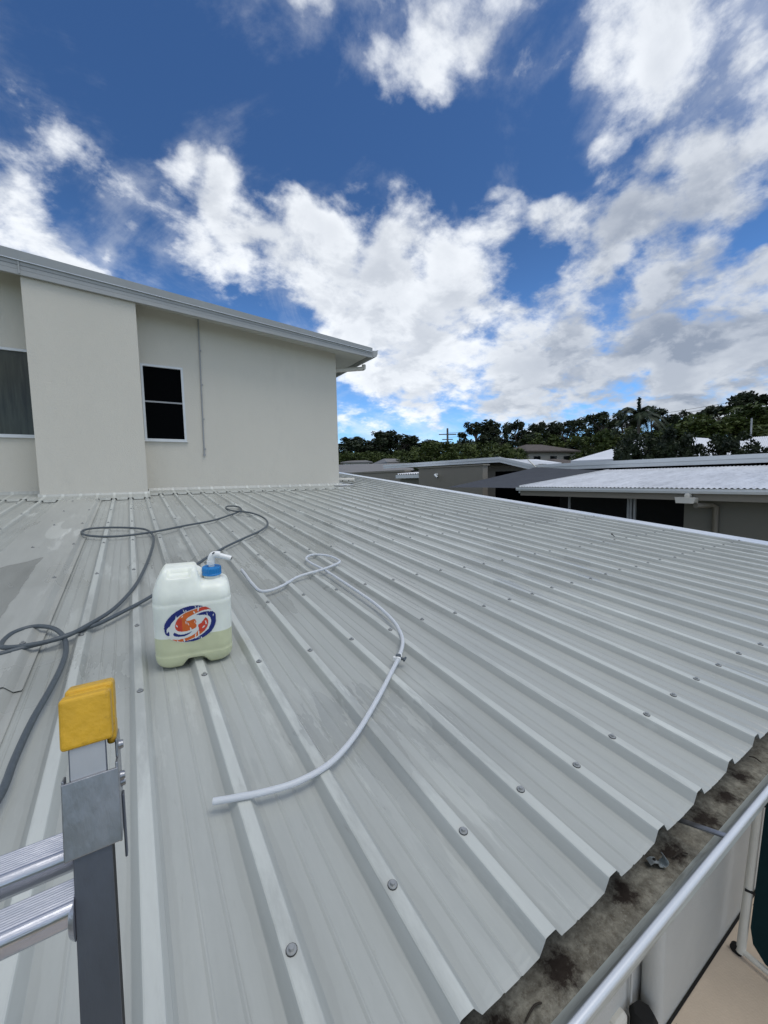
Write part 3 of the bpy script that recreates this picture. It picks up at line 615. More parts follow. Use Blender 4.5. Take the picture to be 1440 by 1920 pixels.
for z, s_ in levels:
    inset = (1 - s_) * HD
    if z <= .06: inset = (1 - s_) * .10
    ring = rr(HW - inset * (.55 if z > .25 else 1), HD - inset, max(.012, CR - inset * .5))
    nn = len(ring)
    for (x, y) in ring:
        zz = z; yy = y
        # arch under the base, front to back
        ar = .038 * (1 - sst(.022, .058, abs(x - .004)))
        if zz < ar: zz = ar * (0.75 + .25 * min(1, zz / .01))
        if z > .225:
            k = (z - .225) / .075
            hb = (1 - sst(.010, .030, x)) * sst(-.125, -.085, x) * (1 - sst(.045, .085, abs(y)))
            zz += .040 * hb * sst(0, .8, k)
            zz -= .010 * sst(.01, .04, x) * k
            # grip slot pressed into the front of the handle
            sl_ = (1 - sst(.034, .041, abs(x + .040))) * (1 - sst(.009, .0125, abs(y + .050)))
            zz -= .014 * sl_
        vs.append(J(x, yy, zz))
m = MB(); nl = len(levels)
m.add(vs, [(j * nn + i, j * nn + (i + 1) % nn, (j + 1) * nn + (i + 1) % nn, (j + 1) * nn + i) for j in range(nl - 1) for i in range(nn)], 0, True)
m.add(vs[-nn:], [tuple(range(nn))], 0, True); m.add(vs[:nn], [tuple(range(nn))[::-1]], 0)
# neck
def lathe(mb, prof, x, y, mi=0, seg=28, ribs=0):
    vs_ = []
    for (r, z) in prof:
        for k in range(seg):
            a_ = 2 * PI * k / seg; r2 = r * (1 + (ribs if k % 2 else -ribs)); vs_.append(J(x + r2 * math.cos(a_), y + r2 * math.sin(a_), z))
    n_ = len(prof); mb.add(vs_, [(j * seg + k, j * seg + (k + 1) % seg, (j + 1) * seg + (k + 1) % seg, (j + 1) * seg + k) for j in range(n_ - 1) for k in range(seg)], mi, ribs == 0)
    mb.add(vs_[-seg:], [tuple(range(seg))], mi)
NX, NY = .068, .0
lathe(m, [(.042, .272), (.034, .283), (.030, .288), (.030, .312)], NX, NY)
def can_mat():
    mm = bpy.data.materials.new('milky_plastic'); mm.use_nodes = True; T = mm.node_tree; b = T.nodes['Principled BSDF']; g_ = T.nodes.new('ShaderNodeNewGeometry'); s_ = T.nodes.new('ShaderNodeSeparateXYZ'); T.links.new(g_.outputs['Position'], s_.inputs[0])
    r = T.nodes.new('ShaderNodeMapRange'); lv = (J(0, -HD, 0)).z + .127; r.inputs['From Min'].default_value = lv - .0012; r.inputs['From Max'].default_value = lv + .0012; T.links.new(s_.outputs[2], r.inputs['Value'])
    n = T.nodes.new('ShaderNodeTexNoise'); n.inputs['Scale'].default_value = 14; n.inputs['Detail'].default_value = 7; T.links.new(g_.outputs['Position'], n.inputs['Vector'])
    rr_ = T.nodes.new('ShaderNodeMapRange'); rr_.inputs['From Min'].default_value = .3; rr_.inputs['From Max'].default_value = .7; rr_.inputs['To Min'].default_value = .92; rr_.inputs['To Max'].default_value = 1.06; T.links.new(n.outputs[0], rr_.inputs['Value'])
    x = T.nodes.new('ShaderNodeMix'); x.data_type = 'RGBA'; T.links.new(r.outputs[0], x.inputs['Factor']); x.inputs['A'].default_value = (.60, .62, .40, 1); x.inputs['B'].default_value = (.82, .85, .76, 1)
    y = T.nodes.new('ShaderNodeVectorMath'); y.operation = 'SCALE'; T.links.new(x.outputs['Result'], y.inputs[0]); T.links.new(rr_.outputs[0], y.inputs['Scale']); T.links.new(y.outputs[0], b.inputs['Base Color'])
    b.inputs['Roughness'].default_value = .38; b.inputs['Subsurface Weight'].default_value = .35; b.inputs['Subsurface Radius'].default_value = (1, 1, .8); b.inputs['Subsurface Scale'].default_value = .02
    bp = T.nodes.new('ShaderNodeBump'); bp.inputs['Strength'].default_value = .3; bp.inputs['Distance'].default_value = .004; n2_ = T.nodes.new('ShaderNodeTexNoise'); n2_.inputs['Scale'].default_value = 35; n2_.inputs['Detail'].default_value = 5; T.links.new(g_.outputs['Position'], n2_.inputs['Vector']); T.links.new(n2_.outputs[0], bp.inputs['Height']); T.links.new(bp.outputs[0], b.inputs['Normal'])
    return mm
body = m.build('body', can_mat(), can)
m = MB(); lathe(m, [(.033, .300), (.0335, .303), (.0335, .320), (.032, .324), (.012, .325)], NX, NY, ribs=.022, seg=44); lathe(m, [(.0345, .298), (.0345, .304), (.030, .304)], NX, NY); m.build('cap', M['can_cap'], can)
m = MB()
m.tube(catmull([J(NX, NY, .322), J(NX, NY, .340), J(NX, NY, .352), J(NX + .006, NY, .363), J(NX + .018, NY - .001, .366), J(NX + .03, NY - .003, .364)], 5), [.0105] * 6 + [.013] * 20, 16)
m.tube([J(NX + .018, NY - .001, .3655), J(NX + .045, NY - .008, .358), J(NX + .070, NY - .014, .351)], [.0105, .0100, .0098], 16)
m.tube([J(NX - .002, NY, .333), J(NX - .002, NY, .345)], .0145, 16)
tp = m.build('tap', M['whitepl'], can)
m = MB(); m.tube([J(NX + .069, NY - .0138, .3513), J(NX + .0713, NY - .0143, .3507)], .0075, 12); m.build('spout_bore', M['black'], tp); m = MB(); m.tube([J(NX + .004, NY - .0135, .372), J(NX + .012, NY - .0125, .377)], .0022, 6); m.build('lever_slot', M['black'], tp)
# swirl emblem: grid on the curved front, cell colours from outlines
def poly_in(p, poly):
    c = False; n_ = len(poly); j = n_ - 1
    for i in range(n_):
        xi, yi = poly[i]; xj, yj = poly[j]
        if (yi > p[1]) != (yj > p[1]) and p[0] < (xj - xi) * (p[1] - yi) / (yj - yi) + xi: c = not c
        j = i
    return c
def smooth2(pts, n=6): return [(p.x, p.y) for p in catmull([(a, b, 0) for a, b in pts], n, True)]
navy1 = smooth2([(795, 742), (735, 733), (640, 735), (540, 762), (450, 820), (395, 890), (382, 945), (395, 1005), (430, 1022), (428, 960), (452, 903), (498, 854), (567, 808), (645, 778), (721, 758)])
navy2 = smooth2([(480, 995), (520, 1018), (570, 1022), (620, 1012), (655, 1000), (615, 1030), (560, 1045), (500, 1040), (470, 1022)])
navy3 = smooth2([(708, 832), (770, 808), (850, 806), (897, 822), (907, 880), (895, 955), (850, 1025), (780, 1075), (690, 1103), (600, 1107), (560, 1100), (650, 1086), (735, 1054), (808, 1003), (850, 938), (850, 881), (820, 848), (760, 838)])
or1 = smooth2([(885, 790), (840, 762), (770, 755), (690, 772), (600, 800), (530, 845), (494, 905), (492, 955), (520, 985), (580, 995), (640, 985), (695, 965), (705, 930), (690, 875), (630, 885), (600, 876), (625, 850), (690, 820), (760, 795), (830, 785)])
or2 = smooth2([(455, 1065), (520, 1072), (600, 1062), (680, 1030), (722, 985), (722, 935), (765, 905), (800, 868), (826, 905), (820, 950), (790, 1000), (730, 1045), (650, 1078), (570, 1098), (500, 1090)])
ell = [(645 + 268 * math.cos(t * PI / 32) * 1 + 0, 920 + 190 * math.sin(t * PI / 32)) for t in range(64)]
def whitebase(p):
    x, y = (p[0] - 645), (p[1] - 921); a_ = math.radians(-10); u = x * math.cos(a_) + y * math.sin(a_); v = -x * math.sin(a_) + y * math.cos(a_); return (u / 272) ** 2 + (v / 186) ** 2 < 1
def fronty(x):
    fl = HW - CR
    return -HD if abs(x) <= fl else -(HD - CR) - math.sqrt(max(0, CR * CR - (abs(x) - fl) ** 2))
SC = .155 / 525.; m = MB(); cell = 4.2
def lp(px_, py_):
    x = (px_ - 652) * SC * 1.09 - .006; z = .158 - (py_ - 921) * SC * 1.12 - x * .03
    return J(x - .001, fronty(x - .001) * .9985 - .0009, z)
rl = random.Random(8); flakes = []
for i in range(42): flakes.append((rl.uniform(390, 900), rl.uniform(740, 1100), rl.uniform(3, 9), rl.uniform(8, 26), rl.uniform(-.5, .9)))
flakes += [(420, 960, 14, 40, .4), (440, 1000, 12, 36, -.3), (728, 770, 9, 36, .1), (735, 905, 24, 44, .6), (722, 1030, 8, 55, 0), (690, 1045, 6, 40, .2), (640, 870, 20, 14, 0), (775, 965, 8, 24, .9), (880, 850, 5, 20, .3)]
def flaked(p):
    for (fx, fy, rx, ry, a_) in flakes:
        x, y = p[0] - fx, p[1] - fy; u = x * math.cos(a_) + y * math.sin(a_); v = -x * math.sin(a_) + y * math.cos(a_)
        if abs(u) / rx + abs(v) / ry < 1: return True
    return False
nx_ = int(540 / cell); ny_ = int(384 / cell)
for j in range(ny_):
    for i in range(nx_):
        c = (376 + (i + .5) * cell, 729 + (j + .5) * cell)
        if not whitebase(c): continue
        fl_ = flaked(c); mi = 0
        if not fl_:
            if poly_in(c, or1): mi = 2 if c[0] > 560 or c[1] < 860 else 3
            elif poly_in(c, or2): mi = 3 if c[0] > 715 and c[1] < 1010 else 2
            elif poly_in(c, navy1) or poly_in(c, navy2) or poly_in(c, navy3): mi = 1
            if mi == 2 and c[0] > 715 and c[1] < 840: mi = 3
        x0, y0 = c[0] - cell / 2, c[1] - cell / 2
        m.add([lp(x0, y0), lp(x0 + cell, y0), lp(x0 + cell, y0 + cell), lp(x0, y0 + cell)], [(0, 3, 2, 1)], mi)
lm = [mat('sticker_white', (.70, .72, .68), .5), mat('sticker_navy', (.010, .022, .16), .45, 0, .4, .1, 60), mat('sticker_orange', (.62, .13, .022), .45, 0, .4, .12, 70), mat('sticker_red', (.58, .055, .028), .45, 0, .4, .1, 70)]
tag(m.build('emblem', lm, body), 'worn swirl emblem in navy and orange')

# ================================================================ HOSES
def roofpath(pp, r, up=0.0):
    o_ = []
    for p in pp:
        e = p[2] if len(p) > 2 else 0
        o_.append(onroof(p[0], p[1], r + up + e))
    return o_
hz = [(-60, 1575), (0, 1492), (28, 1422), (60, 1352), (94, 1292), (115, 1250), (124, 1218), (118, 1192), (97, 1177), (62, 1175), (24, 1187), (3, 1206), (10, 1214, .004), (58, 1209, .006), (118, 1195, .012), (165, 1172, .012), (215, 1140), (252, 1100), (272, 1064), (284, 1032), (288, 1008), (276, 994), (250, 990), (208, 989), (170, 991), (153, 997), (165, 1004), (210, 1006), (262, 1001), (300, 995, .014), (350, 985), (398, 976), (430, 966), (452, 957, .004), (446, 950), (428, 949), (424, 953), (438, 958, .012), (468, 961, .016), (493, 970), (502, 982), (490, 994), (460, 1008), (420, 1027), (378, 1052), (330, 1088), (282, 1119), (240, 1142), (190, 1167), (150, 1182, .0), (100, 1200), (50, 1213), (0, 1226), (-60, 1240)]
m = MB(); R_ = .0088
m.tube(catmull(roofpath(hz, R_), 8), R_, 12)
tag(m.build('garden_hose', M['hose']), 'long dark grey rubber hose snaking in loops across the metal roof', 'hose')
def clear_mat():
    mm = bpy.data.materials.new('clear_braided_pvc'); mm.use_nodes = True; T = mm.node_tree; b = T.nodes['Principled BSDF']
    b.inputs['Base Color'].default_value = (.74, .77, .80, 1); b.inputs['Roughness'].default_value = .28; b.inputs['Transmission Weight'].default_value = .35; b.inputs['IOR'].default_value = 1.3
    tcn = T.nodes.new('ShaderNodeTexCoord'); n = T.nodes.new('ShaderNodeTexNoise'); n.inputs['Scale'].default_value = 220; T.links.new(tcn.outputs['Object'], n.inputs['Vector'])
    bp = T.nodes.new('ShaderNodeBump'); bp.inputs['Strength'].default_value = .35; bp.inputs['Distance'].default_value = .002; T.links.new(n.outputs[0], bp.inputs['Height']); T.links.new(bp.outputs[0], b.inputs['Normal'])
    return mm
CLR = clear_mat(); RC = .0077
hc = [(399, 1503), (440, 1496), (500, 1484), (560, 1465), (620, 1430), (668, 1376), (708, 1310), (733, 1262), (747, 1234), (755, 1206), (750, 1184), (734, 1160), (702, 1131), (672, 1110), (642, 1090), (611, 1070), (584, 1056), (574, 1047), (586, 1040), (616, 1042), (637, 1052, .006), (625, 1060, .010), (600, 1069, .012), (560, 1081), (530, 1098), (506, 1107), (487, 1107), (472, 1093), (461, 1078), (453, 1068)]
clear = root('clear_hose', onroof(600, 1300), 'clear braided plastic hose with an inline valve, lying loose across the roof', 'hose')
m = MB(); cp = catmull(roofpath(hc, RC), 8); m.tube(cp, RC, 12); m.build('tube', CLR, clear)
a = cp[8 * 8]; t = (cp[8 * 8 + 3] - cp[8 * 8 - 3]).normalized(); sd_ = t.cross(Vector((0, 0, 1))).normalized()
m = MB(); m.tube([a - t * .016, a - t * .004], .0115, 14); m.tube([a + t * .004, a + t * .022], .0105, 14); m.obox(a - t * .012 - sd_ * .018 - Vector((0, 0, .004)), sd_ * .010, t * .010, (0, 0, .012)); m.build('hose_clamp', M['whitepl'], clear)
m = MB(); m.tube([a - t * .012, a + t * .020], .0085, 14); m.tube([a + Vector((0, 0, .002)), a + Vector((0, 0, .014))], .010, 14)
m.tube([a + sd_ * .004, a + sd_ * .026 - t * .004], .0052, 10); m.tube([a + sd_ * .024 - t * .004 - t * .010, a + sd_ * .026 + t * .008], .0045, 10); m.build('valve', M['hose'], clear)

# ================================================================ LADDER
LA = .27; U = Vector((0, LA, 1)).normalized(); Nn = Vector((0, 1, -LA)).normalized(); L0 = Vector((0, .486, 0))
def Lp(x, u, n=0.0): return L0 + Vector((x, 0, 0)) + U * u + Nn * n
lad = root('ladder', Lp(-.2, -2.9), 'aluminium extension ladder with a yellow end cap, leaning on the gutter', 'ladder')
XA, XB = -.0600, -.0330
def lbox(mb, x0, x1, u0, u1, n0, n1, mi=0): mb.obox(Lp(x0, u0, n0), (x1 - x0, 0, 0), U * (u1 - u0), Nn * (n1 - n0), mi)
for sx in (0, 1):
    def mx(x0, x1): return (x0, x1) if not sx else (-.46 - x1 + .0, -.46 - x0)
    m = MB(); a, b = mx(XA, XB); lbox(m, a, b, -2.9, -.205, 0, .0022)
    a, b = mx(XA, XA + .0024); lbox(m, a, b, -2.9, -.205, .0023, .062)
    a, b = mx(XA, XB - .011); lbox(m, a, b, -2.9, -.205, .0621, .0645)
    bevel(m.build('stile', M['ladder_dark'], lad), .0006, 2)
    # black fill painting the shade inside the open stile channel
    m = MB(); a, b = mx(XA + .004, XB - .002); lbox(m, a, b, -2.95, -.30, .006, .0615); m.build('channel_shade', M['black'], lad)
    m = MB(); a, b = mx(XA + .001, XB - .001); lbox(m, a, b, -.300, -.2, -.0006, .0); m.build('stile_bright_face', M['stile_bright'], lad)  # thin added plate that paints the upper stile face brighter
    # end cap
    m = MB(); a, b = mx(-.0652, -.0278)
    lbox(m, a, b, -.2350, -.1925, -.004, .018); lbox(m, a + .002, b + .0015, -.2290, -.1885, .0165, .046); lbox(m, a + .004, b - .002, -.2280, -.1915, .010, .04); lbox(m, a + .002, b + .001, -.2200, -.1915, .040, .062)
    lbox(m, b - .006, b + .0015, -.245, -.226, .018, .05)
    bevel(m.build('end_cap', M['yellow'], lad), .0032, 3)
    # sliding bracket
    m = MB(); a, b = mx(-.0655, -.0252); lbox(m, a, b, -.3195, -.2600, -.0035, -.0010)
    e0, e1 = (b - .0022, b) if not sx else (a, a + .0022)
    lbox(m, e0, e1, -.3210, -.2560, -.0010, .052)
    lbox(m, e0, e1, -.2560, -.2400, .012, .052)
    e0, e1 = (a, a + .002) if not sx else (b - .002, b)
    lbox(m, e0, e1, -.3200, -.2580, -.0010, .012)
    br = bevel(m.build('bracket', M['ladder'], lad), .0008, 2)
    m = MB(); xo = b if not sx else a; dx = .0035 if not sx else -.0035
    for uu, n_ in ((-.250, .030), (-.276, .024), (-.283, .030)): m.tube([Lp(xo, uu, n_), Lp(xo + dx, uu, n_)], [.0045, .0036], 12)
    m.build('rivet', M['ladder'], br)
    m = MB(); e0, e1 = (b, b + .002) if not sx else (a - .002, a); lbox(m, e0, e1, -.345, -.292, .022, .034); bevel(m.build('latch_arm', M['ladder_dark'], br), .0008)
# rungs
def rung(u, n, xa, xb):
    """D-shaped tread with fine grooves; world-level tread"""
    m = MB(); prof = []
    d = .030; base = Lp(0, u, n)
    # tread from back to nose in (y, z), toward the camera = -y
    yb = base.y + d; z = base.z; k = 9
    prof.append((yb, z - .016)); prof.append((yb, z - .001))
    for i in range(k):
        y0 = yb - .001 - i * (.0225 / k); w = .0225 / k
        prof += [(y0, z + .0002), (y0 - w * .35, z + .0010), (y0 - w * .6, z + .0010), (y0 - w * .95, z + .0001)]
    yc = yb - .0235
    for i in range(9):
        a_ = math.radians(90 - 100 * i / 8); prof.append((yc - .0068 * math.cos(a_), z - .0065 + .0068 * math.sin(a_)))
    prof += [(yc - .0035, z - .018), (yc + .002, z - .0245), (yc + .016, z - .026), (yb - .002, z - .022)]
    m.prism([(xa, y, zz) for y, zz in prof], (xb - xa, 0, 0), 0, False)
    o_ = m.build('rung', M['rung'], lad); return o_
for k in range(10):
    u0 = -.3215 - k * .285
    r1 = rung(u0, .018, -.397, -.0606)
    if u0 - .045 > -2.9:
        r2 = rung(u0 - .0300, -.006, -.397, -.0606)
        m = MB(); m.tube([Lp(-.0640, u0 - .0430, .006), Lp(-.0602, u0 - .0430, .006)], [.0135, .017], 18); m.build('flare', M['rung'], r2)

# ================================================================ LITTER IN THE GUTTER
c = onroof(1232, 1620); c = on(2, GB + .006, 1232, 1620)
clip = root('metal_clip', c, 'small bent zinc clip lying on the dirt in the gutter', 'clip')
m = MB(); e1 = Vector((.85, -.53, 0)).normalized(); e2 = Vector((.53, .85, 0)).normalized(); up_ = Vector((0, 0, 1))
m.strip([c - e1 * .020 - e2 * .008 + up_ * .006, c - e1 * .012 - e2 * .008 + up_ * .011, c - e1 * .002 - e2 * .008 + up_ * .010, c + e1 * .002 - e2 * .008 + up_ * .001, c + e1 * .008 - e2 * .008, c + e1 * .010 - e2 * .008 + up_ * .002], e2 * .016)
m.strip([c + e1 * (.010 + .0085 * math.sin(t * PI / 6)) + e2 * -.010 + up_ * (.002 + .009 * (1 - math.cos(t * PI / 6))) for t in range(6)], e2 * .020)
o = m.build('plate', M['zinc'], clip); sd = o.modifiers.new('thickness', 'SOLIDIFY'); sd.thickness = .0014
m = MB(); m.tube([c - e1 * .007 + up_ * .0105, c - e1 * .007 + up_ * .0128], .0032, 10); m.build('hole', M['black'], clip)
tw = [((1262, 1608), (1290, 1601), 'short dark twig lying beside the zinc clip in the gutter'), ((985, 1916), (1016, 1880), 'curved black twig in the gutter near the bottom edge of the picture'), ((1404, 1419), (1428, 1430), 'small crooked twig in the gutter near the right edge of the picture')]
for (p, q_, lb) in tw:
    a = on(2, GB + .006, *p); b = on(2, GB + .006, *q_); md = (a + b) / 2 + Vector((.004, .003, .004))
    m = MB(); m.tube(catmull([a, md, b], 5), [.0010] + [.0017] * 9 + [.0008], 7); tag(m.build('twig', M['twig']), lb, 'twig', 'twigs in the gutter')
# small screw lying loose on the roof
p = onroof(1152, 1006, .004); m = MB(); m.tube([p, p + Vector((.012, .03, .018))], .0035, 8); m.tube([p + Vector((.012, .03, .018)), p + Vector((.014, .034, .020))], .008, 8)
tag(m.build('loose_screw', M['black']), 'dark loose screw sticking up from the far part of the metal roof', 'screw')

# ================================================================ SIDE YARD BELOW THE GUTTER
scr = root('rolling_screen', (3.12, .80, G), 'cream framed screen with dark teal cloth on castors beside the wall', 'screen')
pa = Vector((3.06, .80, G)); ud = Vector((-.10, -1, 0)).normalized()
def Q(u, z): return pa + ud * u + Vector((z * .2, 0, z))
m = MB(); r = .07
path = [Q(0, 1.75), Q(0, .16 + r)] + [Q(r - r * math.cos(math.radians(a_)), .16 + r - r * math.sin(math.radians(a_))) for a_ in (30, 60, 90)] + [Q(1.15, .16)]
m.tube([Q(0, 1.85), Q(0, .03)], .024, 12); m.tube([Q(0.0, .045), Q(1.2, .045)], .018, 12); m.tube([Q(1.2, 1.85), Q(1.2, .03)], .024, 12); m.tube([Q(0, 1.83), Q(1.2, 1.83)], .022, 12); m.build('frame', M['creamfr'], scr)
m = MB(); n_ = Vector((1, -.1, 0)).normalized() * .012
outl = [Q(.035, 1.79), Q(.035, .22), Q(.055, .14), Q(.12, .085), Q(1.165, .085), Q(1.165, 1.79)]
m.prism([p - n_ for p in outl], n_ * 2); m.build('cloth_panel', M['teal'], scr)
m = MB()
for zz in (.95, .42, 1.5): m.tube([Q(-.01, zz) - Vector((.03, 0, 0)), Q(.05, zz)], .008, 6)
m.build('tie', M['black'], scr)
for u_ in (.02, 1.18):
    c = Q(u_ - .04, .032) + Vector((.0, 0, 0)); m = MB(); m.tube([c - Vector((.014, 0, 0)), c + Vector((.014, 0, 0))], .032, 16); m.tube([c, c + Vector((0, -.03, .05))], .012, 8); m.build('castor', M['black'], scr)
# black bucket and cream sack by the wall
bk = root('bucket', (1.80, .66, G), 'black tub standing at the foot of the white wall below the gutter', 'bucket')
m = MB()
def tubz(mb, x, y, prof, seg=20, sq=.0, mi=0):
    vs_ = []
    for (r_, z) in prof:
        for k in range(seg): a_ = 2 * PI * k / seg; vs_.append((x + r_ * math.cos(a_), y + r_ * math.sin(a_), z))
    mb.add(vs_, [(j * seg + k, j * seg + (k + 1) % seg, (j + 1) * seg + (k + 1) % seg, (j + 1) * seg + k) for j in range(len(prof) - 1) for k in range(seg)], mi, True)
    mb.add(vs_[:seg], [tuple(range(seg))[::-1]], mi)
    mb.add(vs_[-seg:], [tuple(range(seg))], mi)
p = on(2, G + .5, 1207, 1897); bz = p.z; py_b = p.y
tubz(m, p.x, py_b, [(.045, G + .005), (.048, G + .02), (.056, bz - .07), (.060, bz - .06), (.060, bz - .03), (.045, bz)], 7); m.build('tub', M['black'], bk)
p = on(2, G + .5, 1149, 1893)
m = MB(); m.box((p.x - .05, p.y - .05, G + .005), (p.x + .05, p.y + .05, p.z)); o = m.build('post_stub', M['creamfr']); bevel(o, .02, 2); tag(o, 'cream box standing against the white wall left of the black tub', 'box')

# ================================================================ NEIGHBOUR BUILDINGS
# long low building with a pale fascia, roof line at x = 12
nb = root('skillion_building', (15, 8, G), 'long low building with a pale bent fascia line behind the shade sail', 'building')
XA_ = 12.0
zz = [(19.3, .752), (10.9, .735), (9.30, .372), (3.15, .385), (-6, .40)]
def fasc(pts_, x, h, th, nm, mt_, par):
    m = MB()
    for (y0, z0), (y1, z1) in zip(pts_[:-1], pts_[1:]): m.prism([(x, y0, z0 - h), (x, y1, z1 - h), (x, y1, z1), (x, y0, z0)], (th, 0, 0))
    return m.build(nm, mt_, par)
fasc(zz, XA_, .10, .05, 'fascia', M['ffascia'], nb)
fasc([(y, z - .103) for y, z in zz], XA_ + .02, .10, .05, 'lower_fascia', M['ffascia'], nb)
m = MB()
for (y0, z0), (y1, z1) in zip(zz[:-1], zz[1:]): m.prism([(XA_ + .055, y0, z0 - .06), (XA_ + .055, y1, z1 - .06), (XA_ + .055, y1, z1 - .03), (XA_ + .055, y0, z0 - .03)], (5.5, 0, -.3))
m.build('roof', M['white_roof'], nb)
m = MB(); m.box((12.9, -6, G), (13.1, 9.6, .20)); m.box((12.9, 9.6, G), (13.1, 19.2, .42)); m.box((17, -6, G), (17.2, 19, -.1)); m.build('wall', M['taupe'], nb)
m = MB(); m.box((12.84, -1, G), (12.87, on(0, 12.84, 929, 915).y, .19)); m.build('recess_shade_sheet', M['glass2'], nb); m = MB(); m.box((12.85, 17.6, -.1), (12.88, 18.6, .40)); m.build('window', M['glass'], nb)  # first box: dark sheet painting the shade in the recess
# corrugated-roof wing in front
wb = root('corrugated_wing', (9, 3, G), 'low wing with a white corrugated roof, gutter and dark open bays', 'building')
m = MB(); WX0, WX1, wy0, wy1 = 8.05, 11.95, -7.0, 6.62
za, zb_ = -.262, .118; step = .076; vs_ = []; ny = int((wy1 - wy0) / (step / 6))
for i in range(ny + 1):
    y = wy0 + i * step / 6; c_ = .0095 * math.cos(2 * PI * i / 6)
    vs_ += [(WX0 - .06, y, za - .005 + c_), (WX1, y, zb_ + c_)]
m.add(vs_, [(2 * i, 2 * i + 1, 2 * i + 3, 2 * i + 2) for i in range(ny)], 0, True); rf = m.build('roof', M['white_roof'], wb)
m = MB(); m.prism([(WX0, wy1 + .02, za - .16), (WX1, wy1 + .02, zb_ - .16), (WX1, wy1 + .02, zb_ + .02), (WX0, wy1 + .02, za + .02)], (0, .03, 0)); m.build('verge', M['ffascia'], wb)
m = MB(); m.strip([(WX0 - .105, wy0, za - .012), (WX0 - .095, wy0, za - .02), (WX0 - .10, wy0, za - .055), (WX0 - .085, wy0, za - .095), (WX0 - .0, wy0, za - .10)], (0, wy1 + .06 - wy0, 0)); m.strip([(WX0 - .105, wy0, za - .012), (WX0 - .09, wy0, za - .012), (WX0 - .08, wy0, za - .06)], (0, wy1 + .06 - wy0, 0)); m.build('gutter', M['ffascia'], wb)
m = MB(); m.box((WX0, wy0, za - .215), (WX0 + .03, wy1, za - .04)); m.build('fascia', M['taupe'], wb)
m = MB(); m.box((WX0 + .03, wy0, za - .21), (8.5, wy1, za - .19)); m.build('soffit', M['soffit'], wb)
pe = on(0, 8.5, 1283, 950).y
m = MB(); m.box((8.5, wy0, G), (8.7, pe, za - .17)); m.box((8.7, wy0, G), (11.9, wy0 + .2, za)); m.box((11.7, wy0 + .2, G), (11.9, wy1, -.15)); m.box((8.7, pe - .2, G), (11.7, pe, -.42)); m.build('wall', M['taupe2'], wb)
m = MB()
for px_ in (1067, 1178, 1183, 1190): y = on(0, 8.5, px_, 930).y; m.box((8.5, y - .02, G), (8.54, y + .02, za - .19))
m.build('bay_frame', M['greypipe'], wb)
m = MB(); m.box((9.6, pe, G), (9.65, wy1, za - .1)); m.build('bay_shade_sheet', M['black'], wb)  # black sheet standing for the shade deep in the open bays
pr_ = on(0, 7.93, 1285, 938); m = MB()
m.prism([(7.90, pr_.y - .15, pr_.z + .05), (7.90, pr_.y + .15, pr_.z + .05), (7.90, pr_.y + .13, pr_.z - .05), (7.90, pr_.y - .13, pr_.z - .05)], (.16, 0, 0)); m.box((7.93, pr_.y - .06, pr_.z + .03), (8.05, pr_.y + .03, za - .09)); bevel(m.build('rainhead', M['pvcpipe'], wb), .03, 2)
m = MB(); m.tube([(8.06, pr_.y - .1, pr_.z - .09), (8.3, pr_.y - .22, pr_.z - .09), (8.44, pr_.y - .25, pr_.z - .12), (8.44, pr_.y - .25, G)], .045, 12); m.build('downpipe', M['taupe'], wb)
# shade sail
s1, s2, s3, s4 = on(0, 8.15, 838, 914), on(0, 11.9, 1005, 876), on(0, 11.9, 1200, 884), on(0, 8.15, 1010, 916)
m = MB(); n = 14; vs_ = []
for i in range(n + 1):
    for j in range(n + 1):
        u, v = i / n, j / n; p = s1.lerp(s2, u).lerp(s4.lerp(s3, u), v)
        ctr = (s1 + s2 + s3 + s4) / 4; k = .03 * ((4 * u * (1 - u)) * (2 * v - 1) ** 2 + (4 * v * (1 - v)) * (2 * u - 1) ** 2); p = p.lerp(ctr, k)
        p.z -= .03 * math.sin(PI * u) * math.sin(PI * v); vs_.append(p)
m.add(vs_, [(i * (n + 1) + j, (i + 1) * (n + 1) + j, (i + 1) * (n + 1) + j + 1, i * (n + 1) + j + 1) for i in range(n) for j in range(n)], 0, True)
sail = root('shade_sail', s1, 'dark grey shade sail stretched between the low buildings', 'shade sail'); m.build('cloth', M['sail'], sail)
m = MB(); a = on(0, 11.95, 990, 862); m.tube([s2, s2.lerp(a, .5), a], .02, 8); m.build('turnbuckle', M['pvcpipe'], sail)
# beige wall with camera
cw = root('parapet_wall', (10.6, 11, G), 'beige box wall with a security camera, left of the shade sail', 'wall')
ya, yb = on(0, 10.6, 785, 878).y, on(0, 10.6, 905, 878).y; zt_ = on(0, 10.6, 785, 879).z
m = MB(); m.box((10.6, yb, G), (10.85, ya, zt_)); m.build('wall', M['taupe'], cw); m = MB(); m.box((10.56, yb - .05, zt_ + .002), (10.9, ya + .02, zt_ + .05)); m.build('coping', M['taupe'], cw)
sc_ = on(0, 10.5, 818, 893); sec = root('security_camera', sc_, 'small white security camera fixed to the beige box wall', 'camera')
m = MB(); m.tube([sc_ + Vector((.1, .05, .06)), sc_ + Vector((0, .05, .06))], .055, 12); m.build('mount', M['whitepl'], sec)
m = MB(); m.tube([sc_ + Vector((0, .10, .06)), sc_ + Vector((-.12, -.22, -.05))], .036, 12); m.build('housing', M['whitepl'], sec); m = MB(); m.tube([sc_ + Vector((-.12, -.22, -.05)), sc_ + Vector((-.125, -.235, -.055))], .026, 12); m.build('lens', M['black'], sec)
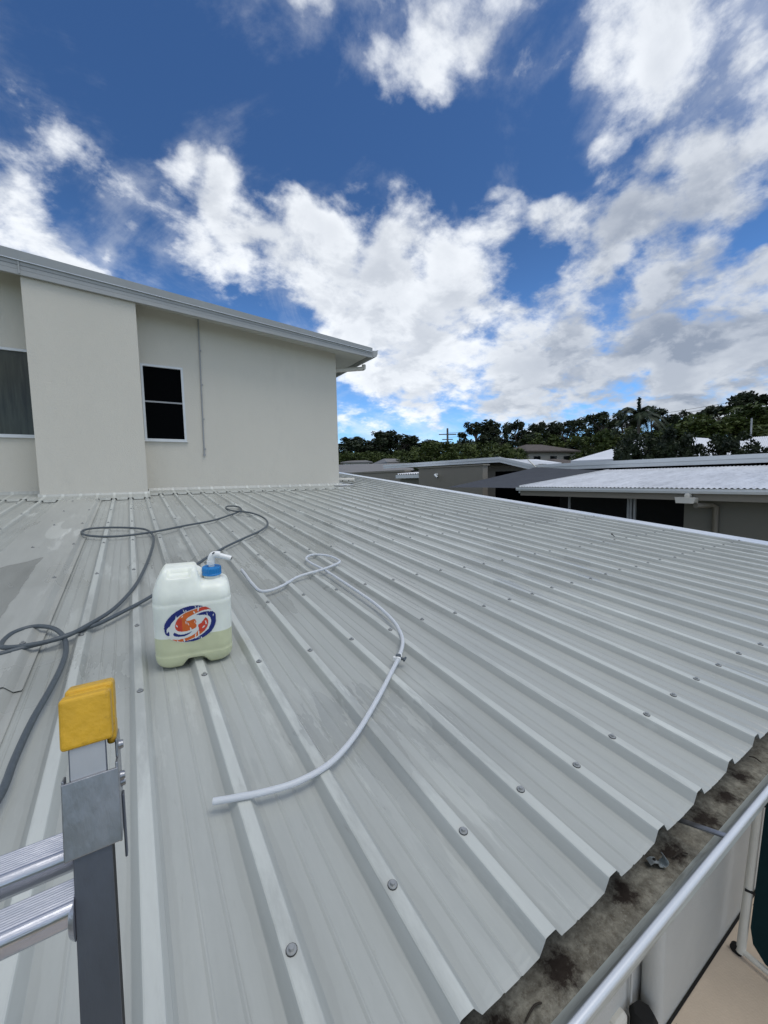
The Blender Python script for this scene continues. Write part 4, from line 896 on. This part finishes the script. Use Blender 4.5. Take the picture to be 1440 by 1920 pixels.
# second parapet further left and small lean-to roof
pw = root('garage_building', (11.5, 17, G), 'flat beige walled building with a flat parapet just right of the cream wall', 'building')
y1_, y2_ = on(0, 11.5, 759, 880).y, on(0, 11.5, 600, 884).y; zt_ = on(0, 11.5, 755, 881).z
m = MB(); m.box((11.5, y1_, G), (11.8, y1_ + 16, zt_ - .1)); m.build('wall', M['taupe'], pw); m = MB(); m.box((11.45, y1_ - .03, zt_ - .09), (11.85, y1_ + 16, zt_ + .0)); m.build('coping', M['taupe'], pw)
la_ = root('lean_to_roof', (11, 14, G), 'small white corrugated lean-to roof between the two beige walls', 'roof')
a, b = on(0, 11, 745, 890), on(0, 11, 785, 892)
m = MB(); vs_ = []; n = 72
for i in range(n + 1):
    y = b.y - .5 + (a.y - b.y + .5) * i / n; c_ = .03 * math.cos(i * PI / 3); vs_ += [(11.0, y, a.z + .02 + c_), (12.2, y, a.z + .10 + c_)]
m.add(vs_, [(2 * i, 2 * i + 1, 2 * i + 3, 2 * i + 2) for i in range(n)]); m.build('sheet', M['white_roof_far'], la_)
m = MB(); m.box((10.9, b.y - .5, a.z - .18), (11.0, a.y, a.z - .02)); m.build('gutter', M['ffascia'], la_); m = MB(); m.box((11.1, b.y - .5, G), (11.2, a.y - .1, a.z - .2)); m.build('wall', M['taupe2'], la_)

def hip_house(name, px_, ytop, yeave, D, wpx, wall_h, roofm, wallm, label, ridge=.35, yaw=0.0, depth=8, group=None, win=True, cat='house'):
    """house seen at depth D: eave line at image y = yeave, ridge at ytop, width in px"""
    c = dep(px_, yeave, D); w = wpx / F_PX * D; rz = dep(px_, ytop, D).z; ez = c.z
    h = root(name, (c.x, c.y, G), label, cat, group)
    fx = cx.copy(); fx.z = 0; fx.normalize(); fy = Vector((-fx.y, fx.x, 0))
    ca, sa = math.cos(yaw), math.sin(yaw); fx, fy = fx * ca + fy * sa, fy * ca - fx * sa
    def H(a_, b_, z): return Vector((c.x, c.y, 0)) + fx * a_ + fy * b_ + Vector((0, 0, z))
    hw = w / 2; rh = hw * ridge
    m = MB(); th_ = .18
    e = [H(-hw, 0, ez), H(hw, 0, ez), H(hw, depth, ez), H(-hw, depth, ez), H(-hw + (hw - rh), depth / 2, rz), H(hw - (hw - rh), depth / 2, rz)]
    m.add(e, [(0, 1, 5, 4), (1, 2, 5), (2, 3, 4, 5), (3, 0, 4)]); dn = Vector((0, 0, -th_)); m.add(e[:4] + [p + dn for p in e[:4]], [(0, 4, 5, 1), (1, 5, 6, 2), (2, 6, 7, 3), (3, 7, 4, 0), (4, 7, 6, 5)])
    m.build('roof', roofm, h)
    m = MB(); i_ = .45; zt2 = ez - th_ - .003; zb2 = min(G, zt2 - wall_h)
    q_ = [H(-hw + i_, i_, zb2), H(hw - i_, i_, zb2), H(hw - i_, depth - i_, zb2), H(-hw + i_, depth - i_, zb2)]; hh = Vector((0, 0, zt2 - zb2))
    m.prism(q_, hh); m.build('wall', wallm, h)
    if win:
        for t_ in (-.55, .05, .55):
            m = MB(); ww = hw * .12; z0 = zt2 - 1.5; m.prism([H(t_ * hw - ww, i_ - .04, z0), H(t_ * hw + ww, i_ - .04, z0), H(t_ * hw + ww, i_ - .04, z0 + 1.1), H(t_ * hw - ww, i_ - .04, z0 + 1.1)], fy * .03)
            f_ = m.build('window', M['glass'], h)
    return h
hip_house('brown_roofed_house', 1040, 828, 845, 46, 118, 3, M['brownroof'], M['housewall'], 'two-storey house with a brown tiled hip roof in front of the trees', .3, .25)
hip_house('grey_roofed_house', 680, 866, 886, 27, 190, 2.6, M['greyroof'], M['taupe2'], 'wide plain grey metal roof low beyond the beige parapet', .9, -.1, win=False)
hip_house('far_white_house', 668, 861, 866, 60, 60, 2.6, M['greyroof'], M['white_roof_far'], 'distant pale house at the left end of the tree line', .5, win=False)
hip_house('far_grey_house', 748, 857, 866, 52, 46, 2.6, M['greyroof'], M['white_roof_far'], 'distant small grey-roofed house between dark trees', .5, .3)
hip_house('white_roofed_house', 1020, 858, 868, 26, 70, 2.6, M['white_roof_far'], M['taupe'], 'small white roof just below the brown tiled house', .6, .1, 5, win=False)
hip_house('small_brown_house', 1082, 857, 868, 33, 60, 2.6, M['brownroof'], M['taupe2'], 'low brown roof right below the brown tiled two-storey house', .3, .2, 6, win=False)
# white skillion roofs further right
def slab_roof(name, pts_px, D0, label, mt_, corr=False):
    pts3 = [dep(x, y, d) for x, y, d in pts_px]; c = sum(pts3, Vector()) / len(pts3)
    h = root(name, (c.x, c.y, G), label, 'building')
    m = MB(); m.prism(pts3, (0, 0, -.15)); m.build('roof', mt_, h)
    if corr:
        m = MB(); a_, b_, c_, d_ = pts3
        for i in range(33):
            t = i / 32; p, q_ = a_.lerp(b_, t), d_.lerp(c_, t); m.tube([p, q_], .07, 4)
        m.build('roof_ribs', mt_, h)
    inn = [p.lerp(c, .1) for p in pts3]; m = MB(); m.add([Vector((p.x, p.y, G)) for p in inn] + [p - Vector((0, 0, .16)) for p in inn], [(i, (i + 1) % 4, 4 + (i + 1) % 4, 4 + i) for i in range(4)]); m.build('wall', M['taupe2'], h)
    return h
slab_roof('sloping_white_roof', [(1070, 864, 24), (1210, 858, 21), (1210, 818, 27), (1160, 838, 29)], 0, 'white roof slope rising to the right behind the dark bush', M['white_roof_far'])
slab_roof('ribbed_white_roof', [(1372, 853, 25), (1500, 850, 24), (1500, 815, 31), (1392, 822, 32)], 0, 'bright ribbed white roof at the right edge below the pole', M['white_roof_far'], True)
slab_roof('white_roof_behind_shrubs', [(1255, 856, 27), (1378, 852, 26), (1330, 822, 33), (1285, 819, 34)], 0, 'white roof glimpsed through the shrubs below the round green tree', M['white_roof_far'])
# poles
def pole(px_, yt, yb_, D, r, arms, label, cat='power pole', mt_=None):
    t = dep(px_, yt, D); b = Vector((t.x, t.y, G)); h = root('power_pole' if arms else 'aerial_pole', b, label, cat)
    m = MB(); m.tube([b, t], [r * 1.2, r], 8); m.build('pole', mt_ or M['pole'], h)
    for (dy, w) in arms:
        p = t - Vector((0, 0, dy)); m = MB(); d_ = Vector((cx.x, cx.y, 0)).normalized() * w; m.obox(p - d_ - Vector((0, .1, .1)), d_ * 2, (0, .2, 0), (0, 0, .2)); m.build('crossarm', mt_ or M['pole'], h)
    return t
pt = pole(839, 803, 0, 95, .22, [(1.4, 2.0), (2.6, 1.2)], 'timber power pole with two crossarms above the distant trees')
pole(1409.5, 784, 0, 30, .055, [], 'thin grey pole standing beside the ribbed white roof', 'pole', M['greypipe'])
m = MB()
for k_, (ya_, yb_) in enumerate(((812, 800), (816, 806), (820, 812))):
    a = dep(839, ya_, 95); b = dep(1500, yb_ - 68, 75); md = (a + b) / 2 - Vector((0, 0, 1.6)); m.tube(catmull([a, md, b], 8), .035, 5)
tag(m.build('power_line', M['pole']), 'thin power lines strung to the right from the timber pole', 'power line')

# ================================================================ TREES
def leafpatch(mb, c, r, n, size, rng_, flat=.7):
    for _ in range(n):
        while True:
            d = Vector((rng_.uniform(-1, 1), rng_.uniform(-1, 1), rng_.uniform(-1, 1)))
            if d.length <= 1: break
        d = d * (0.55 + .45 * d.length) ; p = c + Vector((d.x * r, d.y * r, d.z * r * flat))
        a = Vector((rng_.gauss(0, 1), rng_.gauss(0, 1), rng_.gauss(0, .6))).normalized(); b = a.cross(Vector((rng_.gauss(0, 1), rng_.gauss(0, 1), rng_.gauss(0, 1)))).normalized(); s_ = size * rng_.uniform(.6, 1.3)
        mb.add([p - a * s_, p - b * s_ * .45, p + a * s_, p + b * s_ * .45], [(0, 1, 2, 3)])
def make_tree(kind, seed):
    """unit tree, height about 10, base at origin; returns (trunk mesh, crown mesh)"""
    r_ = random.Random(seed); tb = MB(); cbm = MB()
    if kind == 'gum':
        top = 9.2; lean = r_.uniform(-.5, .5); tr = catmull([(0, 0, 0), (lean * .3, .1, 3), (lean, -.1, 6), (lean * 1.2, .1, 8.3)], 3); tb.tube(tr, [.22 - .018 * i for i in range(len(tr))], 7)
        for i in range(26):
            z = r_.uniform(4.0, 9.0); a_ = r_.uniform(0, 2 * PI); ln = (1 - abs(z - 7) / 5) * r_.uniform(.7, 2.3); e = Vector((lean * z / 7 + ln * math.cos(a_), ln * math.sin(a_), z + ln * .35)); st = Vector((lean * z / 7, 0, z - ln * .8))
            tb.tube([st, (st + e) / 2 + Vector((0, 0, .1)), e], [.08, .05, .025], 5); leafpatch(cbm, e, r_.uniform(.4, .85), 115, .20, r_, .7)
        leafpatch(cbm, Vector((lean * 1.3, 0, 9.1)), .6, 120, .22, r_, .7)
        for i in range(20): a_ = r_.uniform(0, 2 * PI); q = r_.uniform(.2, 1.7); leafpatch(cbm, Vector((q * math.cos(a_), q * math.sin(a_), r_.uniform(1.0, 6.4))), 1.1, 120, .26, r_, .9)
    elif kind == 'umbrella':
        tb.tube([(0, 0, 0), (.1, 0, 3), (0, 0, 5)], [.3, .24, .2], 7)
        for i in range(17):
            a_ = r_.uniform(0, 2 * PI); ln = r_.uniform(.4, 4.2); e = Vector((ln * math.cos(a_), ln * math.sin(a_) * .6, 9.1 - .11 * ln * ln + r_.uniform(-.3, .3))); tb.tube([(0, 0, 4.8), (e * .5 + Vector((0, 0, 2.4))), e], [.13, .08, .03], 5); leafpatch(cbm, e, r_.uniform(.6, 1.05), 190, .2, r_, .5)
    elif kind == 'bush':
        tb.tube([(0, 0, 0), (.1, .1, 3), (0, 0, 7)], [.28, .2, .08], 7)
        for i in range(46):
            a_ = r_.uniform(0, 2 * PI); z = r_.uniform(1.2, 9.0); rad = 3.3 * math.sqrt(max(.05, 1 - ((z - 4.6) / 5.2) ** 2)); q = rad * math.sqrt(r_.uniform(.35, 1)); leafpatch(cbm, Vector((q * math.cos(a_), q * math.sin(a_), z)), r_.uniform(.8, 1.35), 130, .25, r_, .7)
    elif kind == 'shrub':
        for i in range(5): a_ = r_.uniform(0, 6.3); tb.tube([(0, 0, 0), (.6 * math.cos(a_), .6 * math.sin(a_), 4), (1.9 * math.cos(a_), 1.9 * math.sin(a_), 8)], [.12, .09, .03], 5)
        for i in range(44):
            a_ = r_.uniform(0, 2 * PI); z = r_.uniform(1, 9.4); rad = 3.8 * math.sqrt(max(.05, 1 - ((z - 4.5) / 6.2) ** 2)); q = rad * math.sqrt(r_.uniform(.1, 1)); leafpatch(cbm, Vector((q * math.cos(a_), q * math.sin(a_), z)), r_.uniform(.6, 1.0), 110, .24, r_, .7)
    elif kind == 'column':
        tb.tube([(0, 0, 0), (.1, 0, 5), (0, 0, 9)], [.2, .13, .04], 6)
        for i in range(26):
            z = r_.uniform(1.0, 9.5); q = (1.35 - abs(z - 5) * .17) * math.sqrt(r_.uniform(.1, 1)); a_ = r_.uniform(0, 6.3); leafpatch(cbm, Vector((q * math.cos(a_), q * math.sin(a_), z)), r_.uniform(.6, .95), 120, .23, r_, 1.0)
    elif kind == 'palm':
        tr = catmull([(0, 0, 0), (.15, 0, 3.5), (.1, 0, 7.4)], 3); tb.tube(tr, .16, 8); tb.tube([(.1, 0, 7.3), (.1, 0, 8.3)], [.2, .12], 8)
        for i in range(6): leafpatch(cbm, Vector((.08, 0, 8.5 + i * .25)), .17, 26, .17, r_, 1.3)
        for i in range(17):
            a_ = i * 2.4; el = r_.uniform(.1, 1.15); ln = 2.9; d = Vector((math.cos(a_), math.sin(a_), 0)); pts_ = [Vector((.1, 0, 8.2)) + d * ln * t * math.cos(el * .6) + Vector((0, 0, ln * (math.sin(el) * t * 1.2 - 1.0 * t * t * .9))) for t in (0, .2, .4, .6, .8, 1)]
            cbm.tube(pts_, .03, 4); sdv = d.cross(Vector((0, 0, 1)))
            for j in range(1, 6):
                for u in (0, .14, .28, .42, .56, .7, .84):
                    p = pts_[j - 1].lerp(pts_[j], u); t_ = (pts_[j] - pts_[j - 1]).normalized(); w = .75 * math.sin(PI * min(.95, (j - 1 + u) / 5.3 + .12))
                    for s_ in (-1, 1): e = p + sdv * s_ * w + t_ * .35 - Vector((0, 0, .28)); cbm.add([p, p + t_ * .13, e], [(0, 1, 2)])
    return tb, cbm
PROT = {}
def proto(kind, seed):
    if (kind, seed) not in PROT:
        tb, c = make_tree(kind, seed)
        lm_ = {'gum': 'leaf_gum', 'umbrella': 'leaf_dark', 'bush': 'leaf_bush', 'shrub': 'leaf_dark', 'column': 'leaf_gum', 'palm': 'leaf_palm'}[kind]
        PROT[(kind, seed)] = (tb.build('trunk', M['bark'], link=False).data, c.build('crown', M[lm_], link=False).data)
    return PROT[(kind, seed)]
rt_ = random.Random(12)
def tree(kind, seed, px_, ytop, D, wscale, label, group, name=None, sy=None):
    t = dep(px_, ytop, D); H = (t.z - G); s_ = H / 9.7
    nm = name or {'gum': 'gum_tree', 'umbrella': 'spreading_gum_tree', 'bush': 'bushy_tree', 'shrub': 'dense_shrub', 'column': 'narrow_gum_tree', 'palm': 'palm_tree'}[kind]
    r_ = root(nm, (t.x, t.y, G), label, 'palm' if kind == 'palm' else ('shrub' if kind == 'shrub' else 'tree'), group); tm, cm = proto(kind, seed)
    r_.scale = (wscale * s_, wscale * s_, s_); r_.rotation_euler.z = rt_.uniform(0, 6.28)
    for n_, me in (('trunk', tm), ('crown', cm)):
        o = bpy.data.objects.new(n_, me); S.collection.objects.link(o); o.parent = r_
    return r_
TG = 'trees along the far tree line'
# (kind, seed, px, top y, depth, width scale, label)
far = [
 ('gum', 1, 645, 845, 90, 1.7, 'low dark gum tree touching the corner of the cream wall'),
 ('gum', 2, 672, 819, 80, 1.5, 'round-topped gum tree nearest the cream wall corner'),
 ('column', 3, 692, 833, 82, 1.7, 'narrow gum tree between the two leftmost tall gums'),
 ('gum', 4, 712, 809, 76, 1.45, 'tall gum tree with a see-through crown, second from the cream wall'),
 ('gum', 5, 745, 812, 76, 1.45, 'tall gum tree with ragged crown left of the power pole'),
 ('column', 6, 765, 823, 80, 1.6, 'slim gum tree just left of the rounded green bush'),
 ('column', 7, 788, 835, 90, 1.7, 'small dark treetop poking above the rounded green bush'),
 ('gum', 2, 803, 825, 85, 1.2, 'small gum crown above the middle of the rounded green bush'),
 ('column', 3, 820, 832, 90, 1.0, 'dark treetop just left of the power pole'),
 ('gum', 4, 848, 830, 84, .8, 'dark gum tree just right of the power pole'),
 ('gum', 1, 890, 789, 70, 1.1, 'isolated tall gum crown right of the power pole'),
 ('column', 6, 914, 785, 72, 1.1, 'tall narrow gum tree with the sharpest top'),
 ('gum', 5, 933, 789, 70, .75, 'dense tall gum tree above the bright green bush'),
 ('column', 7, 951, 797, 74, 1.0, 'tall thin-crowned gum tree left of the brown tiled house'),
 ('gum', 2, 968, 788, 70, .7, 'open-crowned gum tree upper left of the brown tiled house'),
 ('column', 3, 985, 803, 72, 1.1, 'dark narrow gum tree directly left of the brown roof ridge'),
 ('gum', 4, 1003, 793, 66, .75, 'gum tree behind the left half of the brown tiled roof'),
 ('gum', 1, 1024, 790, 66, .75, 'gum tree rising straight over the brown tiled roof'),
 ('column', 6, 1043, 790, 68, 1.2, 'pointed gum tree behind the brown ridge'),
 ('gum', 5, 1063, 786, 64, .8, 'gum tree behind the right end of the brown tiled roof'),
 ('gum', 2, 1090, 783, 64, .8, 'dark gum tree with flat top right of the brown roof'),
 ('gum', 4, 1115, 790, 62, .8, 'gum tree left of the large dark gum'),
 ('gum', 1, 1140, 768, 56, .95, 'large dark gum tree left of the palm'),
 ('gum', 5, 1168, 772, 58, .85, 'dense gum tree touching the palm on its left'),
 ('gum', 2, 1222, 764, 60, .8, 'dark gum crown directly behind the palm fronds'),
 ('gum', 4, 1270, 774, 60, .8, 'thin gum tree in the gap right of the palm'),
 ('column', 7, 1290, 779, 60, 1.2, 'slender gum tree right of the gap beside the palm'),
 ('gum', 1, 1318, 768, 56, .8, 'gum crown at the left shoulder of the large green tree'),
 ('column', 3, 1248, 784, 62, 1.2, 'narrow dark tree filling the gap beside the palm'),
 ('gum', 5, 985, 812, 60, .9, 'low dark tree left of the brown tiled house wall'),
]
for a in far: tree(a[0], a[1], a[2], a[3], a[4], a[5], a[6], TG)
tree('umbrella', 9, 1385, 733, 50, 1.0, 'spreading gum with a flat layered crown against the grey cloud', TG)
BG = 'bushy trees below the tree line'
for a in [
 ('bush', 11, 815, 826, 48, 1.35, 'rounded mid-green bush tree between the power pole and the pale fascia'),
 ('bush', 12, 770, 835, 52, .9, 'smaller green bush tree at the left of the rounded one'),
 ('bush', 13, 862, 832, 55, 1.1, 'green bushy tree just right of the power pole'),
 ('bush', 11, 900, 826, 58, 1.1, 'dark green bush tree below the isolated tall gum'),
 ('bush', 12, 935, 830, 46, 1.0, 'brighter green bush tree left of the brown tiled house'),
 ('bush', 13, 962, 838, 44, .9, 'low green bush tree beside the left wall of the brown tiled house'),
 ('bush', 13, 1118, 815, 42, .95, 'green bush tree right next to the brown tiled house'),
 ('bush', 11, 1165, 800, 40, 1.0, 'green bush tree left below the palm'),
 ('bush', 12, 1325, 775, 42, 1.25, 'left part of the large olive green tree under the spreading gum'),
 ('bush', 13, 1372, 760, 42, 1.25, 'large olive green tree under the spreading gum'),
 ('bush', 11, 1425, 768, 42, 1.15, 'olive green tree reaching the right edge of the picture'),
 ('bush', 12, 1475, 772, 44, 1.15, 'olive green tree cut off by the right edge of the picture'),
 ('bush', 11, 690, 845, 70, 1.2, 'low dark bush tree under the leftmost gums'),
 ('bush', 12, 735, 843, 70, 1.2, 'low dark bush tree under the second group of gums'),
 ('bush', 13, 655, 852, 72, 1.0, 'lowest bush tree beside the cream wall corner'),
 ('bush', 12, 1060, 812, 60, 1.2, 'dark bush tree directly behind the brown tiled roof'),
 ('bush', 13, 1010, 815, 60, 1.2, 'dark bush tree behind the left slope of the brown tiled roof'),
 ('bush', 11, 1270, 795, 46, 1.1, 'green bush tree right below the palm'),
]: tree(*a, BG)
tree('palm', 21, 1198, 750, 36, .82, 'palm tree with an upright spear leaf above the dark bushes', None)
tree('palm', 22, 872, 822, 60, 1.0, 'small distant palm beside the power pole', None)
SG = 'dense shrubs in front of the white roofs'
for a in [
 ('shrub', 31, 1195, 812, 19, .75, 'dense dark shrub in front of the white roof slope'),
 ('shrub', 32, 1235, 806, 19, .72, 'tallest dark shrub below the palm'),
 ('shrub', 33, 1165, 838, 18.5, .40, 'small shrub at the left end of the dark row'),
 ('shrub', 31, 1268, 818, 19, .62, 'dark shrub left of the gap showing white roof'),
 ('shrub', 32, 1300, 823, 19.5, .5, 'see-through shrub before the white roof'),
 ('shrub', 33, 1335, 822, 19.5, .64, 'shrub in the middle of the right-hand row'),
 ('shrub', 31, 1372, 816, 19.5, .66, 'dark shrub left of the ribbed white roof'),
 ('shrub', 32, 1447, 826, 18, .34, 'shrub cut by the right edge before the ribbed white roof'),
]: tree(*a, SG)
# low trees that close the gaps at the foot of the tree line
LOW = ['left of the leftmost gums', 'under the leftmost gums', 'under the second gum', 'under the ragged gum', 'left of the rounded bush', 'behind the rounded bush', 'under the power pole', 'right of the power pole', 'under the isolated gum', 'under the sharpest treetop', 'left of the brown house', 'behind the brown house', 'behind the brown ridge', 'right of the brown house', 'under the large dark gum', 'left below the palm', 'right below the palm', 'at the foot of the right-hand gap', 'left of the olive green tree']
for i, w in enumerate(LOW):
    px_ = 650 + i * 36
    yt = 846 - max(0, i - 6) * 2.6
    tree('bush', 11 + i % 3, px_, yt + (i * 7 % 5), 66 + (i * 5 % 9), 1.35, 'low dark bushy tree ' + w, 'low trees closing the foot of the tree line', name='low_bushy_tree')

DARK_CROWN = proto('bush', 12)[1].copy(); DARK_CROWN.materials.clear(); DARK_CROWN.materials.append(M['leaf_gum'])
for px_, yt, d, lb in ((652, 824, 74, 'dark bushy tree squeezed against the cream wall corner'), (690, 818, 78, 'dark bushy tree between the first two tall gums'), (728, 817, 80, 'dark bushy tree between the second and third tall gums'), (775, 823, 82, 'dark bushy tree left of the power pole')):
    t_ = tree('bush', 12, px_, yt, d, 1.5, lb, BG, name='dark_bushy_tree')
    [c_ for c_ in S.objects if c_.parent == t_ and c_.name.startswith('crown')][0].data = DARK_CROWN
